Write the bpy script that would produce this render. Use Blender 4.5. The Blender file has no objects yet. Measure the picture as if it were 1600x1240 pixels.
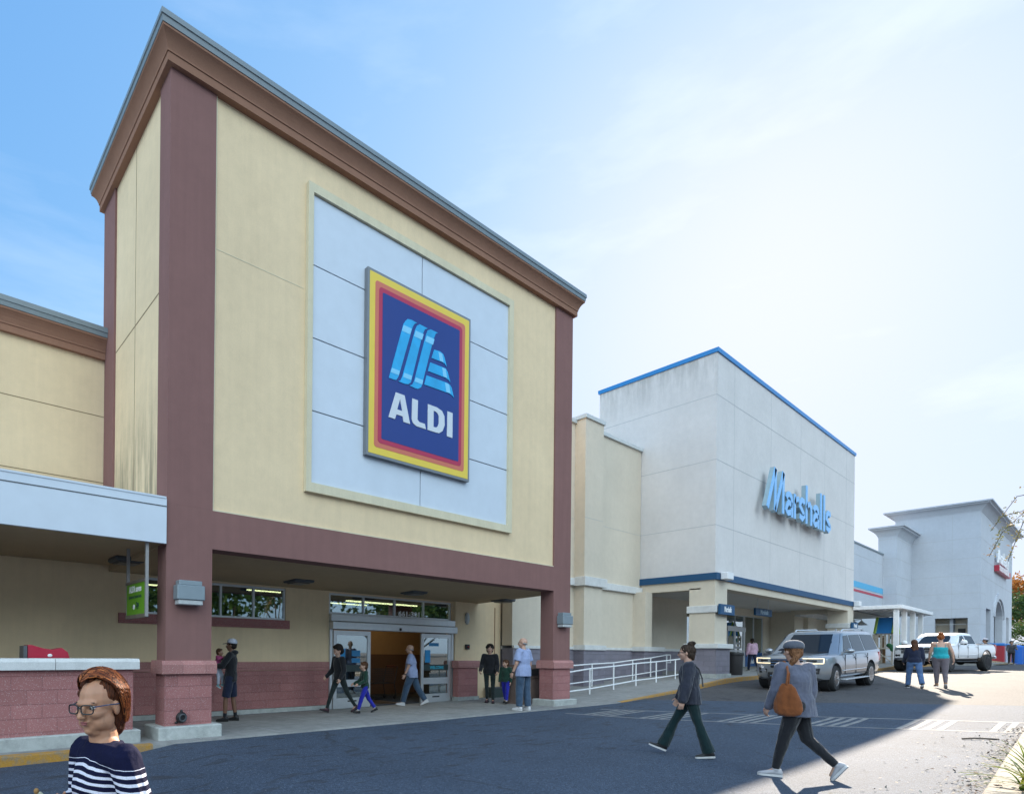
import bpy, bmesh, math, random
import numpy as np
from mathutils import Vector, Matrix, noise
R = math.radians
S = bpy.context.scene
COL = S.collection
rnd = random.Random(7)

# ---------------------------------------------------------------- camera
cam = bpy.data.cameras.new('camera'); camo = bpy.data.objects.new('camera', cam); COL.objects.link(camo)
S.camera = camo
YAW, ROLL = .631, .010
Fv = Vector((math.sin(YAW), math.cos(YAW), 0)); Rv = Vector((math.cos(YAW), -math.sin(YAW), 0)); Uv = Rv.cross(Fv)
R2 = Rv*math.cos(ROLL)+Uv*math.sin(ROLL); U2 = Uv*math.cos(ROLL)-Rv*math.sin(ROLL)
mw = Matrix((R2, U2, -Fv)).transposed().to_4x4(); mw.translation = Vector((-3.453, -9.24, 1.401))
camo.matrix_world = mw
cam.sensor_width = 36; cam.lens = 907.9/1600*36
cam.shift_x = (800-513)/1600; cam.shift_y = (1018.5-620)/1600
cam.clip_end = 3000; cam.clip_start = .05
S.render.resolution_x = 1024; S.render.resolution_y = 793

# ---------------------------------------------------------------- sky and sun
SKY_K, SKY_TINT, FILL_BANK = (.210, .222, .192), (.92, 1.98, 4.35), (10.9, 13.2, 14.6, 1)
SUN = Vector((21.8, 6.5, 12.8)).normalized()
el = math.asin(SUN.z); az = math.atan2(SUN.x, SUN.y)      # clockwise from +Y
w = bpy.data.worlds.new('World'); S.world = w; w.use_nodes = True
nt = w.node_tree; nt.nodes.clear()
sky = nt.nodes.new('ShaderNodeTexSky'); sky.sky_type = 'NISHITA'; sky.sun_disc = False
sky.sun_elevation = el; sky.sun_rotation = az
sky.air_density = 1.0; sky.dust_density = .9; sky.ozone_density = 1.6; sky.altitude = 0
tc = nt.nodes.new('ShaderNodeTexCoord')
mp = nt.nodes.new('ShaderNodeMapping'); mp.inputs['Scale'].default_value = (1.1, 2.2, 7); mp.inputs['Rotation'].default_value = (0.25, 0.1, .5)
cn = nt.nodes.new('ShaderNodeTexNoise'); cn.inputs['Scale'].default_value = 1.3; cn.inputs['Detail'].default_value = 7; cn.inputs['Roughness'].default_value = .55
cr = nt.nodes.new('ShaderNodeValToRGB'); cr.color_ramp.elements[0].position = .5; cr.color_ramp.elements[1].position = .85
cr.color_ramp.elements[1].color = (.24, .24, .24, 1)
mx = nt.nodes.new('ShaderNodeMixRGB'); mx.blend_type = 'MIX'
cl = nt.nodes.new('ShaderNodeHueSaturation'); cl.inputs['Saturation'].default_value = .12; cl.inputs['Value'].default_value = 1.7
bg = nt.nodes.new('ShaderNodeBackground'); bg.inputs['Strength'].default_value = .08
ow = nt.nodes.new('ShaderNodeOutputWorld')
L = nt.links.new
L(tc.outputs['Generated'], mp.inputs['Vector']); L(mp.outputs[0], cn.inputs['Vector']); L(cn.outputs['Fac'], cr.inputs['Fac'])
def wm(op, a, b=None):
    n = nt.nodes.new('ShaderNodeMath'); n.operation = op
    for i, x in enumerate((a, b)):
        if x is None: continue
        if hasattr(x, 'links'): L(x, n.inputs[i])
        else: n.inputs[i].default_value = x
    return n.outputs[0]
# the bright glow round the sun rolls off softly instead of clipping (thin bright haze)
def wv(op, a, b):
    n = nt.nodes.new('ShaderNodeVectorMath'); n.operation = op
    for i, x in enumerate((a, b)):
        if hasattr(x, 'links'): L(x, n.inputs[i])
        else: n.inputs[i].default_value = x
    return n
t0 = wv('MULTIPLY', sky.outputs[0], SKY_TINT)
vs_ = wv('DIVIDE', t0.outputs[0], wv('ADD', wv('MULTIPLY', t0.outputs[0], SKY_K).outputs[0], (1, 1, 1)).outputs[0])
L(vs_.outputs[0], cl.inputs['Color']); L(cr.outputs[0], mx.inputs['Fac']); L(vs_.outputs[0], mx.inputs['Color1']); L(cl.outputs[0], mx.inputs['Color2'])
# bright bank added to the unseen sky opposite the sun, fills shaded walls
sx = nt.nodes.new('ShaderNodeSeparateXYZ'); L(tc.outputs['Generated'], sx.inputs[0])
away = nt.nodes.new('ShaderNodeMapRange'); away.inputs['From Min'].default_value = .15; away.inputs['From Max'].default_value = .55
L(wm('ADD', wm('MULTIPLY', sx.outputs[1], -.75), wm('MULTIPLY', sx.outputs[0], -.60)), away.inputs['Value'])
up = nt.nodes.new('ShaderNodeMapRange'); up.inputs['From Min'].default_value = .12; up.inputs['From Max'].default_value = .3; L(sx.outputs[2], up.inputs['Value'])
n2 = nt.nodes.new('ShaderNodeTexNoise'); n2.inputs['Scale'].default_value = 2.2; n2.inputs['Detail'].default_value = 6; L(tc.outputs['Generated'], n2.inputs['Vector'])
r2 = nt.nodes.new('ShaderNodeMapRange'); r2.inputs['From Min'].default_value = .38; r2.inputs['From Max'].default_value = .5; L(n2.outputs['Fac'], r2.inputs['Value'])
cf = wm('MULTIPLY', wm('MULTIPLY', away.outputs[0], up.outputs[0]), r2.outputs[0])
m2 = nt.nodes.new('ShaderNodeMixRGB'); L(cf, m2.inputs[0]); L(mx.outputs[0], m2.inputs[1]); m2.inputs[2].default_value = FILL_BANK
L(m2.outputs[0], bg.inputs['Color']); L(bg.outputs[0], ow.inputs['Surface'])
sl = bpy.data.lights.new('sun', 'SUN'); sl.energy = 4.5; sl.angle = R(.5); sl.color = (1, .87, .71)
so = bpy.data.objects.new('sun', sl); COL.objects.link(so)
so.rotation_euler = (-SUN).to_track_quat('-Z', 'Y').to_euler(); so.location = (40, 20, 40)
S.view_settings.view_transform = 'Standard'; S.view_settings.look = 'None'; S.view_settings.exposure = 1.62; S.view_settings.gamma = 1
S.render.engine = 'CYCLES'
try:
    S.cycles.max_bounces = 8; S.cycles.diffuse_bounces = 4; S.cycles.sample_clamp_indirect = 8
except Exception: pass

# ---------------------------------------------------------------- materials
MATS = {}
def newmat(name):
    m = bpy.data.materials.new(name); m.use_nodes = True
    return m, m.node_tree, m.node_tree.nodes['Principled BSDF']
def node(nt, t, **kw):
    n = nt.nodes.new(t)
    for k, v in kw.items():
        if k in n.inputs: n.inputs[k].default_value = v
        else: setattr(n, k, v)
    return n
def noisevar(nt, src, scale, detail=3, rough=.6, vec=None, mapscale=None):
    n = node(nt, 'ShaderNodeTexNoise', Scale=scale, Detail=detail, Roughness=rough)
    if mapscale:
        m = node(nt, 'ShaderNodeMapping'); m.inputs['Scale'].default_value = mapscale
        nt.links.new(src, m.inputs['Vector']); nt.links.new(m.outputs[0], n.inputs['Vector'])
    else: nt.links.new(src, n.inputs['Vector'])
    return n.outputs['Fac']
def ramp(nt, fac, stops):
    r = node(nt, 'ShaderNodeValToRGB'); e = r.color_ramp.elements
    while len(e) < len(stops): e.new(.5)
    for i, (p, c) in enumerate(stops):
        e[i].position = p; e[i].color = (c, c, c, 1) if not hasattr(c, '__len__') else (*c, 1)
    nt.links.new(fac, r.inputs['Fac']); return r.outputs[0]
def mul(nt, a, b, f=1.0):
    m = node(nt, 'ShaderNodeMixRGB', blend_type='MULTIPLY'); m.inputs[0].default_value = f
    for i, x in ((1, a), (2, b)):
        if hasattr(x, 'is_linked') or hasattr(x, 'links'): nt.links.new(x, m.inputs[i])
        else: m.inputs[i].default_value = (*x, 1)
    return m.outputs[0]
def mixc(nt, f, a, b):
    m = node(nt, 'ShaderNodeMixRGB')
    if hasattr(f, 'links'): nt.links.new(f, m.inputs[0])
    else: m.inputs[0].default_value = f
    for i, x in ((1, a), (2, b)):
        if hasattr(x, 'links'): nt.links.new(x, m.inputs[i])
        else: m.inputs[i].default_value = (*x, 1)
    return m.outputs[0]
def geo(nt): return node(nt, 'ShaderNodeNewGeometry').outputs['Position']
def mathn(nt, op, a, b=None, c=None):
    m = node(nt, 'ShaderNodeMath', operation=op)
    for i, x in enumerate((a, b, c)):
        if x is None: continue
        if hasattr(x, 'links'): nt.links.new(x, m.inputs[i])
        else: m.inputs[i].default_value = x
    return m.outputs[0]
def bump(nt, bs, h, strength, dist):
    b = node(nt, 'ShaderNodeBump'); b.inputs['Strength'].default_value = strength; b.inputs['Distance'].default_value = dist
    nt.links.new(h, b.inputs['Height']); nt.links.new(b.outputs[0], bs.inputs['Normal'])

def plain(name, col, rough=.6, metal=0, var=.12, scale=30, bmp=.1, coat=0, spec=.5):
    if name in MATS: return MATS[name]
    m, nt, bs = newmat(name); p = node(nt, 'ShaderNodeTexCoord').outputs['Object']
    f = noisevar(nt, p, scale)
    f2 = noisevar(nt, p, scale*.13)
    c = mul(nt, mul(nt, col, ramp(nt, f, [(.3, 1-var), (.7, 1+var*.3)])), ramp(nt, f2, [(.3, 1-var*.7), (.7, 1)]))
    nt.links.new(c, bs.inputs['Base Color']); bs.inputs['Roughness'].default_value = rough; bs.inputs['Metallic'].default_value = metal
    bs.inputs['Specular IOR Level'].default_value = spec
    if coat: bs.inputs['Coat Weight'].default_value = coat; bs.inputs['Coat Roughness'].default_value = .04
    if bmp: bump(nt, bs, f, bmp, .01)
    MATS[name] = m; return m
def stucco(name, col, stain=None, streak=.04, grain=.16, hue=None):
    m, nt, bs = newmat(name); p = geo(nt)
    big = noisevar(nt, p, .55, 4); med = noisevar(nt, p, 5, 4); fine = noisevar(nt, p, 130, 2)
    st = noisevar(nt, p, 1.0, 5, .65, mapscale=(7, 7, .35))
    c = mul(nt, col, ramp(nt, fine, [(.3, 1-grain), (.7, 1.0)]))
    c = mul(nt, c, ramp(nt, big, [(.3, .90), (.7, 1.0)]))
    c = mul(nt, c, ramp(nt, med, [(.3, .94), (.7, 1.0)]))
    c = mul(nt, c, ramp(nt, st, [(.35, 1-streak), (.6, 1.0)]))
    if stain:   # ((axis window), z0, z1, colour, strength): rain streaks with a shape of their own
        sep = node(nt, 'ShaderNodeSeparateXYZ'); nt.links.new(p, sep.inputs[0])
        for (z0, z1, sc, amt, xa, xb) in stain:
            g = node(nt, 'ShaderNodeMapRange'); g.inputs['From Min'].default_value = z0; g.inputs['From Max'].default_value = z1
            nt.links.new(sep.outputs[2], g.inputs['Value'])
            s2 = noisevar(nt, p, 1.0, 6, .7, mapscale=(sc, sc, .5))
            k = mathn(nt, 'MULTIPLY', g.outputs[0], ramp(nt, s2, [(.42, 0), (.62, 1)]))
            k = mathn(nt, 'MULTIPLY', k, mathn(nt, 'GREATER_THAN', sep.outputs[2], 4.0)); k = mathn(nt, 'MULTIPLY', k, mathn(nt, 'GREATER_THAN', sep.outputs[0], xa)); k = mathn(nt, 'MULTIPLY', k, mathn(nt, 'LESS_THAN', sep.outputs[0], xb))
            k = mathn(nt, 'MULTIPLY', k, amt)
            c = mixc(nt, k, c, (.07, .08, .06))
    nt.links.new(c, bs.inputs['Base Color']); bs.inputs['Roughness'].default_value = .92; bs.inputs['Specular IOR Level'].default_value = .2
    h = mathn(nt, 'ADD', fine, mathn(nt, 'MULTIPLY', noisevar(nt, p, 40, 2), .6))
    bump(nt, bs, h, .55, .006)
    return m
def block(name, col, mortar, speck=.35, bw=.406, bh=.203, light=(.75, .68, .66), split=False):
    m, nt, bs = newmat(name); p = geo(nt)
    sep = node(nt, 'ShaderNodeSeparateXYZ'); nt.links.new(p, sep.inputs[0])
    u = mathn(nt, 'ADD', sep.outputs[0], sep.outputs[1])
    cb = node(nt, 'ShaderNodeCombineXYZ'); nt.links.new(u, cb.inputs[0]); nt.links.new(sep.outputs[2], cb.inputs[1])
    br = node(nt, 'ShaderNodeTexBrick'); nt.links.new(cb.outputs[0], br.inputs['Vector'])
    br.inputs['Scale'].default_value = 1; br.inputs['Brick Width'].default_value = bw; br.inputs['Row Height'].default_value = bh
    br.inputs['Mortar Size'].default_value = .006; br.inputs['Mortar Smooth'].default_value = .3
    br.inputs['Color1'].default_value = (*col, 1); br.inputs['Color2'].default_value = (*[c*.84 for c in col], 1); br.inputs['Mortar'].default_value = (*mortar, 1)
    fine = noisevar(nt, p, 110, 2); v = node(nt, 'ShaderNodeTexVoronoi', Scale=62); nt.links.new(p, v.inputs['Vector'])
    sp = ramp(nt, v.outputs['Distance'], [(.12, 1), (.26, 0)])
    k = mathn(nt, 'MULTIPLY', sp, ramp(nt, noisevar(nt, p, 45, 2), [(.36, 0), (.5, speck)]))
    c = mul(nt, br.outputs[0], ramp(nt, fine, [(.3, .8), (.7, 1.05)]))
    c = mul(nt, c, ramp(nt, noisevar(nt, p, 1.3, 4), [(.3, .85), (.7, 1)]))
    c = mixc(nt, k, c, light)
    nt.links.new(c, bs.inputs['Base Color']); bs.inputs['Roughness'].default_value = .9
    h = mathn(nt, 'SUBTRACT', mathn(nt, 'MULTIPLY', noisevar(nt, p, 25 if split else 90, 4, .7), 1.5 if split else .5), mathn(nt, 'MULTIPLY', br.outputs['Fac'], 1.2))
    bump(nt, bs, h, .8, .02 if split else .008)
    return m
def concrete(name, col, joint=None, var=.2):
    m, nt, bs = newmat(name); p = geo(nt)
    c = mul(nt, col, ramp(nt, noisevar(nt, p, 90, 3), [(.3, .86), (.7, 1.04)]))
    c = mul(nt, c, ramp(nt, noisevar(nt, p, .9, 5, .65), [(.3, 1-var), (.7, 1)]))
    c = mul(nt, c, ramp(nt, noisevar(nt, p, 6, 5, .7), [(.32, 1-var*.8), (.6, 1)]))
    nt.links.new(c, bs.inputs['Base Color']); bs.inputs['Roughness'].default_value = .85
    bump(nt, bs, noisevar(nt, p, 60, 4), .4, .004)
    return m
def glassy(name, tint=(.03, .035, .04), rough=.02, alpha=1.0):
    m, nt, bs = newmat(name)
    if alpha < 1:
        nt.nodes.remove(bs)
        gl = node(nt, 'ShaderNodeBsdfGlossy'); gl.inputs['Roughness'].default_value = rough; gl.inputs['Color'].default_value = (.95, 1, 1, 1)
        tr = node(nt, 'ShaderNodeBsdfTransparent'); tr.inputs['Color'].default_value = (*tint, 1)
        fr = node(nt, 'ShaderNodeLayerWeight'); fr.inputs['Blend'].default_value = .35
        fm = mathn(nt, 'ADD', mathn(nt, 'MULTIPLY', fr.outputs['Facing'], 1-alpha), alpha*.42)
        mx = node(nt, 'ShaderNodeMixShader'); nt.links.new(fm, mx.inputs[0]); nt.links.new(tr.outputs[0], mx.inputs[1]); nt.links.new(gl.outputs[0], mx.inputs[2])
        nt.links.new(mx.outputs[0], nt.nodes['Material Output'].inputs['Surface'])
        return m
    bs.inputs['Base Color'].default_value = (*tint, 1); bs.inputs['Roughness'].default_value = rough
    bs.inputs['Specular IOR Level'].default_value = 1.0
    return m
def emit(name, col, st):
    m, nt, bs = newmat(name); bs.inputs['Emission Color'].default_value = (*col, 1); bs.inputs['Emission Strength'].default_value = st
    bs.inputs['Base Color'].default_value = (*col, 1); return m

# ---------------------------------------------------------------- mesh helpers
ID = Matrix.Identity(4)
def xf(loc=(0, 0, 0), rz=0, rx=0, ry=0, s=(1, 1, 1)):
    return Matrix.Translation(Vector(loc)) @ Matrix.Rotation(rz, 4, 'Z') @ Matrix.Rotation(ry, 4, 'Y') @ Matrix.Rotation(rx, 4, 'X') @ Matrix.Diagonal((*s, 1))
class MB:
    def __init__(s): s.v = []; s.f = []; s.m = []; s.mi = 0; s.T = ID
    def add(s, vs, fs, T=None):
        n = len(s.v); M = s.T @ (T or ID)
        s.v += [tuple(M @ Vector(v)) for v in vs]; s.f += [tuple(i+n for i in f) for f in fs]; s.m += [s.mi]*len(fs); return s
    def box(s, x0, x1, y0, y1, z0, z1, T=None, b=0):
        if x1 < x0: x0, x1 = x1, x0
        if y1 < y0: y0, y1 = y1, y0
        if z1 < z0: z0, z1 = z1, z0
        if b:   # bevelled box: chamfer all vertical + horizontal edges
            b = min(b, (x1-x0)*.45, (y1-y0)*.45, (z1-z0)*.45); bm = bmesh.new(); bmesh.ops.create_cube(bm, size=1)
            for v in bm.verts: v.co = Vector(((x0+x1)/2+v.co.x*(x1-x0), (y0+y1)/2+v.co.y*(y1-y0), (z0+z1)/2+v.co.z*(z1-z0)))
            bmesh.ops.bevel(bm, geom=bm.edges[:], offset=b, segments=1, affect='EDGES')
            bm.verts.index_update(); s.add([v.co[:] for v in bm.verts], [[v.index for v in f.verts] for f in bm.faces], T); bm.free(); return s
        vs = [(x, y, z) for z in (z0, z1) for y in (y0, y1) for x in (x0, x1)]
        return s.add(vs, [(0, 2, 3, 1), (4, 5, 7, 6), (0, 1, 5, 4), (2, 6, 7, 3), (0, 4, 6, 2), (1, 3, 7, 5)], T)
    def prism(s, poly, axis, a, b, T=None):
        """poly: list of 2D points; axis: 'x' -> (y,z), 'y' -> (x,z), 'z' -> (x,y)"""
        def mk(p, t): return {'x': (t, p[0], p[1]), 'y': (p[0], t, p[1]), 'z': (p[0], p[1], t)}[axis]
        n = len(poly); vs = [mk(p, a) for p in poly]+[mk(p, b) for p in poly]
        return s.add(vs, [tuple(range(n))[::-1], tuple(range(n, 2*n))]+[(i, (i+1) % n, n+(i+1) % n, n+i) for i in range(n)], T)
    def rod(s, p0, p1, r0, r1=None, n=10, T=None, caps=True):
        r1 = r0 if r1 is None else r1; p0, p1 = Vector(p0), Vector(p1); d = (p1-p0)
        if d.length < 1e-6: return s
        q = d.to_track_quat('Z', 'Y').to_matrix(); vs = []
        for p, r in ((p0, r0), (p1, r1)):
            for i in range(n):
                a = 2*math.pi*i/n; vs.append(p+q @ Vector((r*math.cos(a), r*math.sin(a), 0)))
        fs = [(i, (i+1) % n, n+(i+1) % n, n+i) for i in range(n)]
        if caps: fs += [tuple(range(n))[::-1], tuple(range(n, 2*n))]
        return s.add(vs, fs, T)
    def path(s, pts, r, n=8, T=None):
        for a, b in zip(pts, pts[1:]): s.rod(a, b, r, n=n, T=T)
        for p in pts[1:-1]: s.ball(p, (r, r, r), 6, n, T=T)
        return s
    def ball(s, c, r, nu=8, nv=12, T=None, rot=None):
        if not hasattr(r, '__len__'): r = (r, r, r)
        vs = []; fs = []; q = rot or Matrix.Identity(3)
        for i in range(1, nu):
            t = math.pi*i/nu
            for j in range(nv):
                a = 2*math.pi*j/nv
                vs.append(Vector(c)+q @ Vector((r[0]*math.sin(t)*math.cos(a), r[1]*math.sin(t)*math.sin(a), r[2]*math.cos(t))))
        top = len(vs); vs += [Vector(c)+q @ Vector((0, 0, r[2])), Vector(c)-q @ Vector((0, 0, r[2]))]
        for i in range(nu-2):
            for j in range(nv):
                k = (j+1) % nv; fs.append((i*nv+j, (i+1)*nv+j, (i+1)*nv+k, i*nv+k))
        for j in range(nv):
            k = (j+1) % nv; fs.append((top, j, k)); fs.append((top+1, (nu-2)*nv+k, (nu-2)*nv+j))
        return s.add(vs, fs, T)
    def cap(s, p0, p1, r0, r1=None, n=12, T=None):   # tapered capsule
        r1 = r0 if r1 is None else r1
        s.rod(p0, p1, r0, r1, n=n, T=T); s.ball(p0, r0, 8, n, T=T); s.ball(p1, r1, 8, n, T=T); return s
    def lathe(s, prof, n=20, T=None, axis='z'):
        vs = []; fs = []
        for r, z in prof:
            for i in range(n):
                a = 2*math.pi*i/n; p = (r*math.cos(a), r*math.sin(a), z)
                if axis == 'y': p = (p[0], p[2], p[1])
                vs.append(p)
        for k in range(len(prof)-1):
            for i in range(n):
                j = (i+1) % n; fs.append((k*n+i, k*n+j, (k+1)*n+j, (k+1)*n+i))
        fs += [tuple(range(n))[::-1], tuple(range((len(prof)-1)*n, len(prof)*n))]
        return s.add(vs, fs, T)
    def loft(s, rings, T=None, caps=True):
        n = len(rings[0]); vs = [p for r in rings for p in r]; fs = []
        for k in range(len(rings)-1):
            for i in range(n):
                j = (i+1) % n; fs.append((k*n+i, k*n+j, (k+1)*n+j, (k+1)*n+i))
        if caps: fs += [tuple(range(n))[::-1], tuple(range((len(rings)-1)*n, len(rings)*n))]
        return s.add(vs, fs, T)
    def build(s, name, mat, parent=None, world=True, smooth=False, inv=None):
        me = bpy.data.meshes.new(name)
        vs = s.v
        if parent is not None and world and not parent.get('_local'):
            M = rootmat(parent).inverted(); vs = [tuple(M @ Vector(v)) for v in vs]
        me.from_pydata(vs, [], s.f)
        for mm in (mat if isinstance(mat, (list, tuple)) else [mat]): me.materials.append(mm)
        if len(me.materials) > 1:
            for p, i in zip(me.polygons, s.m): p.material_index = i
        bm = bmesh.new(); bm.from_mesh(me); bmesh.ops.recalc_face_normals(bm, faces=bm.faces[:]); bm.to_mesh(me); bm.free()
        if smooth:
            for p in me.polygons: p.use_smooth = True
            if smooth != 'all':
                me.update()
                try: me.set_sharp_from_angle(angle=R(smooth if smooth is not True else 40))
                except Exception: pass
        o = bpy.data.objects.new(name, me); COL.objects.link(o)
        if parent is not None: o.parent = parent
        return o
ROOT = {}
def rootmat(o):
    while o.parent: o = o.parent
    return ROOT.get(o.name, ID)
def tag(o, label=None, cat=None, group=None, kind=None):
    if label: o['label'] = label
    if cat: o['category'] = cat
    if group: o['group'] = group
    if kind: o['kind'] = kind
    return o
def thing(name, label, cat, loc=(0, 0, 0), rz=0, group=None):
    o = bpy.data.objects.new(name, None); COL.objects.link(o); o.location = loc; o.rotation_euler = (0, 0, rz); o.empty_display_size = .2
    ROOT[o.name] = xf(loc, rz)
    return tag(o, label, cat, group)
def copy_tree(o, parent=None):
    c = o.copy(); COL.objects.link(c); c.parent = parent
    for ch in list(o.children): copy_tree(ch, c)
    return c
def text_mesh(txt, size, extrude=.004, offset=0.0, xs=1.0, spacing=1.0, align='LEFT', shear=0):
    cu = bpy.data.curves.new('t', 'FONT'); cu.body = txt; cu.size = size; cu.extrude = extrude; cu.offset = offset; cu.space_character = spacing; cu.align_x = align; cu.shear = shear
    cu.resolution_u = 3
    o = bpy.data.objects.new('t', cu); COL.objects.link(o); bpy.context.view_layer.update()
    me = bpy.data.meshes.new_from_object(o.evaluated_get(bpy.context.evaluated_depsgraph_get()))
    bpy.data.objects.remove(o); bpy.data.curves.remove(cu)
    vs = [(v.co.x*xs, v.co.y, v.co.z) for v in me.vertices]; fs = [tuple(p.vertices) for p in me.polygons]
    bpy.data.meshes.remove(me); return vs, fs
def evalmods(o):
    bpy.context.view_layer.update()
    dg = bpy.context.evaluated_depsgraph_get(); me = bpy.data.meshes.new_from_object(o.evaluated_get(dg))
    old = o.data; o.modifiers.clear(); o.data = me; me.name = old.name; bpy.data.meshes.remove(old)

# ---------------------------------------------------------------- terrain heights
def lerp(x, xs, ys):
    return float(np.interp(x, xs, ys))
def zr(x, y=0):
    return lerp(x, [-3, -.6, 0, 6, 10, 13, 17, 22, 26, 37, 50, 65, 90], [-.15, -.13, -.05, -.05, -.02, .03, .2, .42, .53, .68, .85, 1.0, 1.1])
def zs(x, y=0):
    b = lerp(x, [-3, 0, 6, 10, 13, 17, 21.6, 25, 40, 44, 65, 90], [-.02, -.04, -.04, -.01, .04, .28, .56, .62, .85, 1.0, 1.15, 1.25])
    return b-.022*max(y, 0)*lerp(x, [12, 16], [1, 0])
# ---------------------------------------------------------------- materials of the place
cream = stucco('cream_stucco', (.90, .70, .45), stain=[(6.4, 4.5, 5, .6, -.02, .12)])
cream2 = stucco('cream_trim', (.78, .70, .50), streak=.06)
tan = stucco('tan_stucco', (.58, .46, .32))
brown = stucco('cornice_brown', (.34, .18, .12))
mauve = stucco('mauve_stucco', (.285, .150, .135), streak=.06)
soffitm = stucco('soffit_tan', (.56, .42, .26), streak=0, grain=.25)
redblock = block('red_block', (.42, .175, .165), (.34, .14, .135), speck=.8)
capblock = block('cap_block', (.48, .22, .20), (.38, .17, .16), bh=.25, speck=.8)
metalgrey = plain('grey_coping', (.19, .23, .25), .45, 0, .06, 5, 0)
whitepanel = plain('white_metal_panel', (.60, .66, .73), .4, 0, .05, 2.5, 0)
conc = concrete('walkway_concrete', (.33, .325, .31), var=.3); concp = concrete('plinth_concrete', (.56, .58, .55), var=.35)
coping = concrete('white_coping', (.72, .72, .70), var=.15)
groove = plain('joint_dark', (.26, .19, .11), .95, bmp=0); groovew = plain('joint_grey', (.47, .48, .49), .95, bmp=0)
alu = plain('aluminium', (.62, .64, .66), .35, .6, .05, 8, 0)
black = plain('black_plastic', (.015, .015, .017), .5); darkgrey = plain('dark_grey_metal', (.10, .11, .12), .5, .3)
glass = glassy('door_glass', (.42, .52, .52), .015, .6)
white = plain('white_paint', (.78, .79, .80), .5, 0, .08, 12, .05)
blk_grey = block('grey_block', (.27, .25, .30), (.22, .21, .24), speck=.12, split=True, bh=.203)
mcream = stucco('warm_white_stucco', (.74, .655, .53), streak=.02)
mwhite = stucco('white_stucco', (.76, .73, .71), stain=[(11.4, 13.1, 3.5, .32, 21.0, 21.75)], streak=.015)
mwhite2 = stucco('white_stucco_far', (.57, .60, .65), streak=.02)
mblue = plain('blue_metal_trim', (.004, .065, .16), .6, 0, .05, 3, 0); mblue2 = plain('blue_metal_cap', (.02, .22, .55), .35, 0, .05, 3, 0)

# ---------------------------------------------------------------- ground (structure)
def sheet(name, xs, ys, zf, mat, thick=0):
    vs = [(x, y, zf(x, y)) for y in ys for x in xs]; n = len(xs)
    fs = [(j*n+i, j*n+i+1, (j+1)*n+i+1, (j+1)*n+i) for j in range(len(ys)-1) for i in range(n-1)]
    mb = MB().add(vs, fs)
    if thick:   # side skirts down
        def sk(idx):
            a = [vs[i] for i in idx]; b = [(x, y, z-thick) for x, y, z in a]; m = len(a)
            mb.add(a+b, [(i, i+1, m+i+1, m+i) for i in range(m-1)])
        sk([i for i in range(n)]); sk([(len(ys)-1)*n+i for i in range(n)]); sk([j*n for j in range(len(ys))]); sk([j*n+n-1 for j in range(len(ys))])
    o = mb.build(name, mat); tag(o, kind='structure'); return o
# asphalt: speckled aggregate, cracks and blotches; a newer, plainer strip starts beyond the crosswalk
am, nt_, bs = newmat('asphalt'); p = geo(nt_)
sep = node(nt_, 'ShaderNodeSeparateXYZ'); nt_.links.new(p, sep.inputs[0])
fine = noisevar(nt_, p, 95, 3, .8); f2 = noisevar(nt_, p, 26, 4, .75)
edge = mathn(nt_, 'ADD', mathn(nt_, 'MULTIPLY', sep.outputs[1], .62), mathn(nt_, 'MULTIPLY', noisevar(nt_, p, 3, 3), .25))
newer = mathn(nt_, 'GREATER_THAN', mathn(nt_, 'ADD', sep.outputs[0], edge), 13.9)
c = mixc(nt_, newer, (.060, .080, .115), (.088, .084, .086))
c = mul(nt_, c, ramp(nt_, fine, [(.33, .30), (.5, .95), (.66, 1.9)]))
c = mul(nt_, c, ramp(nt_, f2, [(.3, .62), (.7, 1.3)]))
c = mul(nt_, c, ramp(nt_, noisevar(nt_, p, .45, 5, .6), [(.3, .82), (.7, 1.08)]))
v = node(nt_, 'ShaderNodeTexVoronoi', Scale=24); nt_.links.new(p, v.inputs['Vector'])
spk = mathn(nt_, 'MULTIPLY', ramp(nt_, v.outputs['Distance'], [(.1, 1), (.22, 0)]), ramp(nt_, noisevar(nt_, p, 21, 3), [(.48, 0), (.62, .55)]))
c = mixc(nt_, spk, c, (.42, .41, .38))
wob = node(nt_, 'ShaderNodeMapping'); wob.inputs['Scale'].default_value = (1.9, 5.5, 1); wob.inputs['Rotation'].default_value = (0, 0, .25); nt_.links.new(p, wob.inputs['Vector'])
bl = noisevar(nt_, wob.outputs[0], .9, 6, .62)
blot = mathn(nt_, 'MULTIPLY', ramp(nt_, bl, [(.55, 0), (.66, .75)]), mathn(nt_, 'GREATER_THAN', sep.outputs[1], -4.6))
c = mixc(nt_, blot, c, (.035, .035, .038))
scr = noisevar(nt_, p, 1.0, 5, .7, mapscale=(3.2, 22, 1))
c = mixc(nt_, mathn(nt_, 'MULTIPLY', ramp(nt_, scr, [(.62, 0), (.70, .6)]), ramp(nt_, noisevar(nt_, p, .8, 2), [(.45, .2), (.6, 1)])), c, (.015, .02, .03))
w2 = node(nt_, 'ShaderNodeTexNoise', Scale=.7, Detail=5); nt_.links.new(p, w2.inputs['Vector'])
dv = node(nt_, 'ShaderNodeVectorMath', operation='MULTIPLY_ADD'); nt_.links.new(w2.outputs['Color'], dv.inputs[0]); dv.inputs[1].default_value = (1.6, 1.6, 0); nt_.links.new(p, dv.inputs[2])
vc = node(nt_, 'ShaderNodeTexVoronoi', feature='DISTANCE_TO_EDGE'); vc.inputs['Scale'].default_value = .22; nt_.links.new(dv.outputs[0], vc.inputs['Vector'])
crk = mathn(nt_, 'MULTIPLY', ramp(nt_, vc.outputs['Distance'], [(.002, 1), (.006, 0)]), ramp(nt_, noisevar(nt_, p, 1.1, 3), [(.45, 0), (.55, .7)]))
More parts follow.
